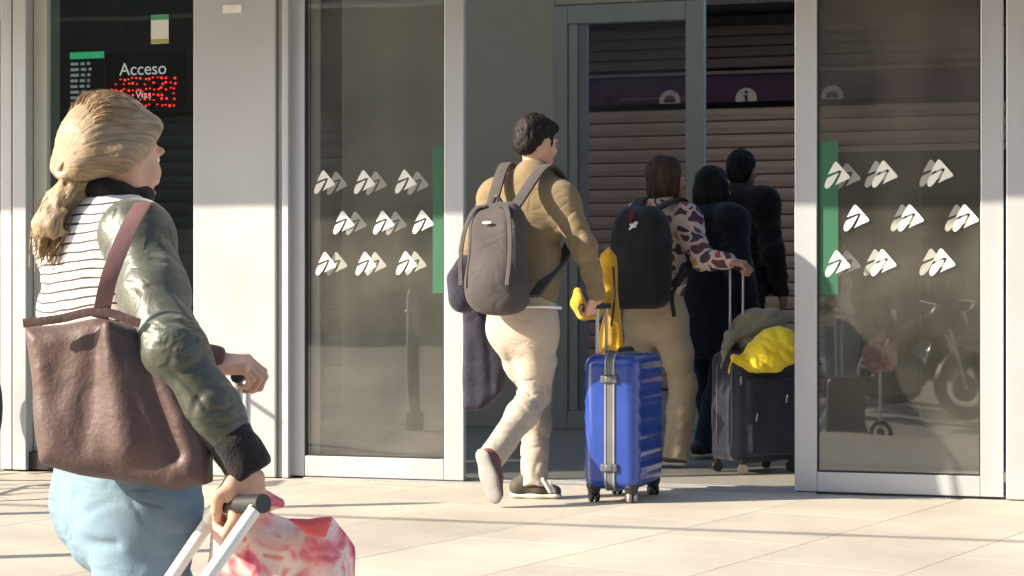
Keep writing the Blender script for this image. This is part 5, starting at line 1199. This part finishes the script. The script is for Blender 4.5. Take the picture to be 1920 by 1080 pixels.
def tote():
    D = 3.52; r = empty('tote_bag', tuple(W(230, 905, D))); org = np.array(r.location); tag(r, 'large brown leather tote bag hanging at the side of the foreground woman', 'bag')
    n = nrm((-.12, -1, 0)); Dd = lambda px: D + (230 - px) * .00006
    out = [(40, 612), (110, 604), (188, 588), (262, 612), (330, 690), (385, 770), (404, 850), (402, 905), (340, 918), (240, 905), (150, 885), (82, 866), (60, 760)]
    s = SDF(); s.poly([W(x, y, D) for x, y in out], n, .055, .045, .02)
    for a, b, rr in (((185, 600), (150, 840), .014), ((120, 620), (75, 800), .012), ((215, 640), (215, 800), .010), ((60, 640), (110, 720), .010), ((260, 650), (330, 850), .008)):
        s.cap(W(*a, D - .060), W(*b, D - .062), rr, rr * .6, .03, sub=True)
    s.cap(W(200, 610, D - .05), W(240, 830, D - .055), .012, .02, .04)
    Mt = mat('mauve_brown_leather', (.090, .054, .050), .55, 0, .10, 6, .15, 120, .4, crease=.12, cscale=5)
    soft('bag_body', [s.mesh(.0062, wob(6, .010))], Mt, r)
    rim = [W(x, y, D - .052) - org for x, y in ((44, 606), (110, 598), (188, 584), (262, 606))]
    strap('rim', rim, (0, 0, 1), .016, .006, Mt, r)
    sp = [W(188, 596, D - .045), W(205, 520, D - .06), W(236, 440, D - .02), W(262, 392, D + .07), W(272, 385, D + .14), W(285, 420, D + .26), W(300, 560, D + .29)]
    strap('shoulder_strap', [p - org for p in sp], lambda t: (1, .2, 0), .030, .006, mat('strap_mauve', (.17, .085, .080), .55, bump=.1), r)
tote()

def trolley():
    r = empty('shopping_trolley', tuple(W(330, 1180, 3.5)[:2]) + (-.262,)); org = np.array(r.location); tag(r, 'white tubed pull trolley held by the foreground woman', 'trolley')
    v = lambda px, py, D: W(px, py, D) - org
    for a, b in (((476, 958, 3.42), (330, 1168, 3.30)), ((392, 978, 3.56), (262, 1170, 3.52))):
        MB().tube([v(*a), v(*b)], .0125, 12).build('frame_tube', mat('white_enamel', (.78, .76, .70), .3), r, smooth=True)
    MB().tube(crom([v(392, 978, 3.56), v(400, 958, 3.54), v(440, 945, 3.49), v(476, 948, 3.44), v(476, 958, 3.42)], 5), .0125, 10).build('handle_bar', MATS['white_enamel'], r, smooth=True)
    MB().tube([v(428, 946, 3.50), v(494, 944, 3.42)], .0175, 14).build('grip', M_BLK, r, smooth=True)
    e1, e2 = v(330, 1168, 3.30), v(262, 1170, 3.52)
    for p in (e1, e2):
        w = MB(); w.torus((p[0], p[1], .09), (.3, .95, 0), .07, .018, 22, 8); w.disc((p[0], p[1], .09), (.3, .95, 0), .03, .03); w.build('wheel', M_BLK, r, smooth=True)
        MB().tube([p, (p[0], p[1], .09)], .012, 8).build('leg', MATS['white_enamel'], r, smooth=True)
    MB().tube([e1, e2], .012, 8).build('cross_bar', MATS['white_enamel'], r, smooth=True)
    b = empty('print_bag', tuple(W(520, 1130, 3.66))); tag(b, 'pink and white printed fabric bag bulging beside the trolley handle', 'bag')
    D = 3.66; s = SDF()
    s.poly([W(392, 985, D), W(430, 955, D), (W(500, 948, D)), W(560, 970, D), W(625, 968, D), W(655, 1030, D), W(662, 1110, D), W(620, 1170, D), W(480, 1175, D), W(410, 1120, D)], (0, -1, 0), .075, .07, .03)
    s.cap(W(490, 940, D - .05), W(525, 945, D - .04), .035, .02, .03)
    for a, c, rr in (((520, 960), (500, 1080), .014), ((575, 985), (590, 1090), .014), ((440, 980), (450, 1080), .012), ((545, 960), (620, 1010), .010)): s.cap(W(*a, D - .085), W(*c, D - .085), rr, rr, .03, sub=True)
    soft('bag_cloth', [s.mesh(.006, wob(9, .014))], pinkmat(), b)
    s = SDF(); s.poly([W(532, 968, D - .09), W(580, 975, D - .095), W(625, 968, D - .09), W(612, 1010, D - .10), W(572, 1004, D - .10)], (0, -1, 0), .014, .012, .01); soft('coral_flap', [s.mesh(.005, wob(14, .008))], fabric('coral_cotton', (.72, .13, .13), .08, .3, 200), b)
    strap('bag_handle', [W(440, 965, D - .06) - np.array(b.location), W(455, 945, D - .13) - np.array(b.location), W(480, 942, D - .17) - np.array(b.location), W(505, 952, D - .08) - np.array(b.location)], (0, 0, 1), .02, .005, MATS['coral_cotton'], b)
    # upright cabin case pushed with the other hand
    t = W(448, 692, 4.10); c = empty('cabin_case', (float(t[0] + .07), float(t[1] + .02), -.262)); tag(c, 'dark cabin case with telescopic handle pushed ahead by the foreground woman', 'suitcase')
    o0 = np.array(c.location); hh = t[2] + .262
    MB().tube([(-.07, -.02, .56), (-.07, -.02, hh - .02)], .0085, 10).build('telescopic_pole', M_ALU, c, smooth=True); MB().tube([(-.07, .10, .56), (-.07, .10, hh - .02)], .0085, 10).build('telescopic_pole', M_ALU, c, smooth=True)
    MB().tube([(-.07, -.05, hh - .015), (-.07, .13, hh - .015)], .014, 10).build('handle_grip', M_BLK, c, smooth=True)
    s = SDF(); s.box(o0 + (0, .04, .32), (.11, .18, .26), .05); soft('case_shell', [s.mesh(.009)], mat('charcoal_shell', (.03, .03, .034), .35), c)
    for x in (-.07, .07):
        for y in (-.10, .18): wheel_unit(c, (x, y, .026), (1, 0, 0), .026)
trolley()

# ------------------------------------------------------------------ grit and scraps along the foot of the doors
gr = MB(); rn = random.Random(11)
for i in range(70):
    u = rn.choice((rn.uniform(-1.1, -.25), rn.uniform(1.35, 2.3))); p = FU(u, rn.uniform(-.10, -.035), .002); w = rn.uniform(.002, .008); a = rn.uniform(0, 3)
    V = [(p.x + w * math.cos(a + k * 1.57) * rn.uniform(.6, 1.3), p.y + w * math.sin(a + k * 1.57) * rn.uniform(.6, 1.3), .001) for k in range(4)] + [(p.x, p.y, .001 + w * rn.uniform(.3, .8))]
    gr.add(V, [(0, 1, 4), (1, 2, 4), (2, 3, 4), (3, 0, 4), (3, 2, 1, 0)])
o = gr.build('grit', mat('pale_grit', (.5, .46, .38), .9, var=.4, vscale=40)); tag(o, 'pale grit and paper scraps along the foot of the doors', 'grit', kind='stuff')
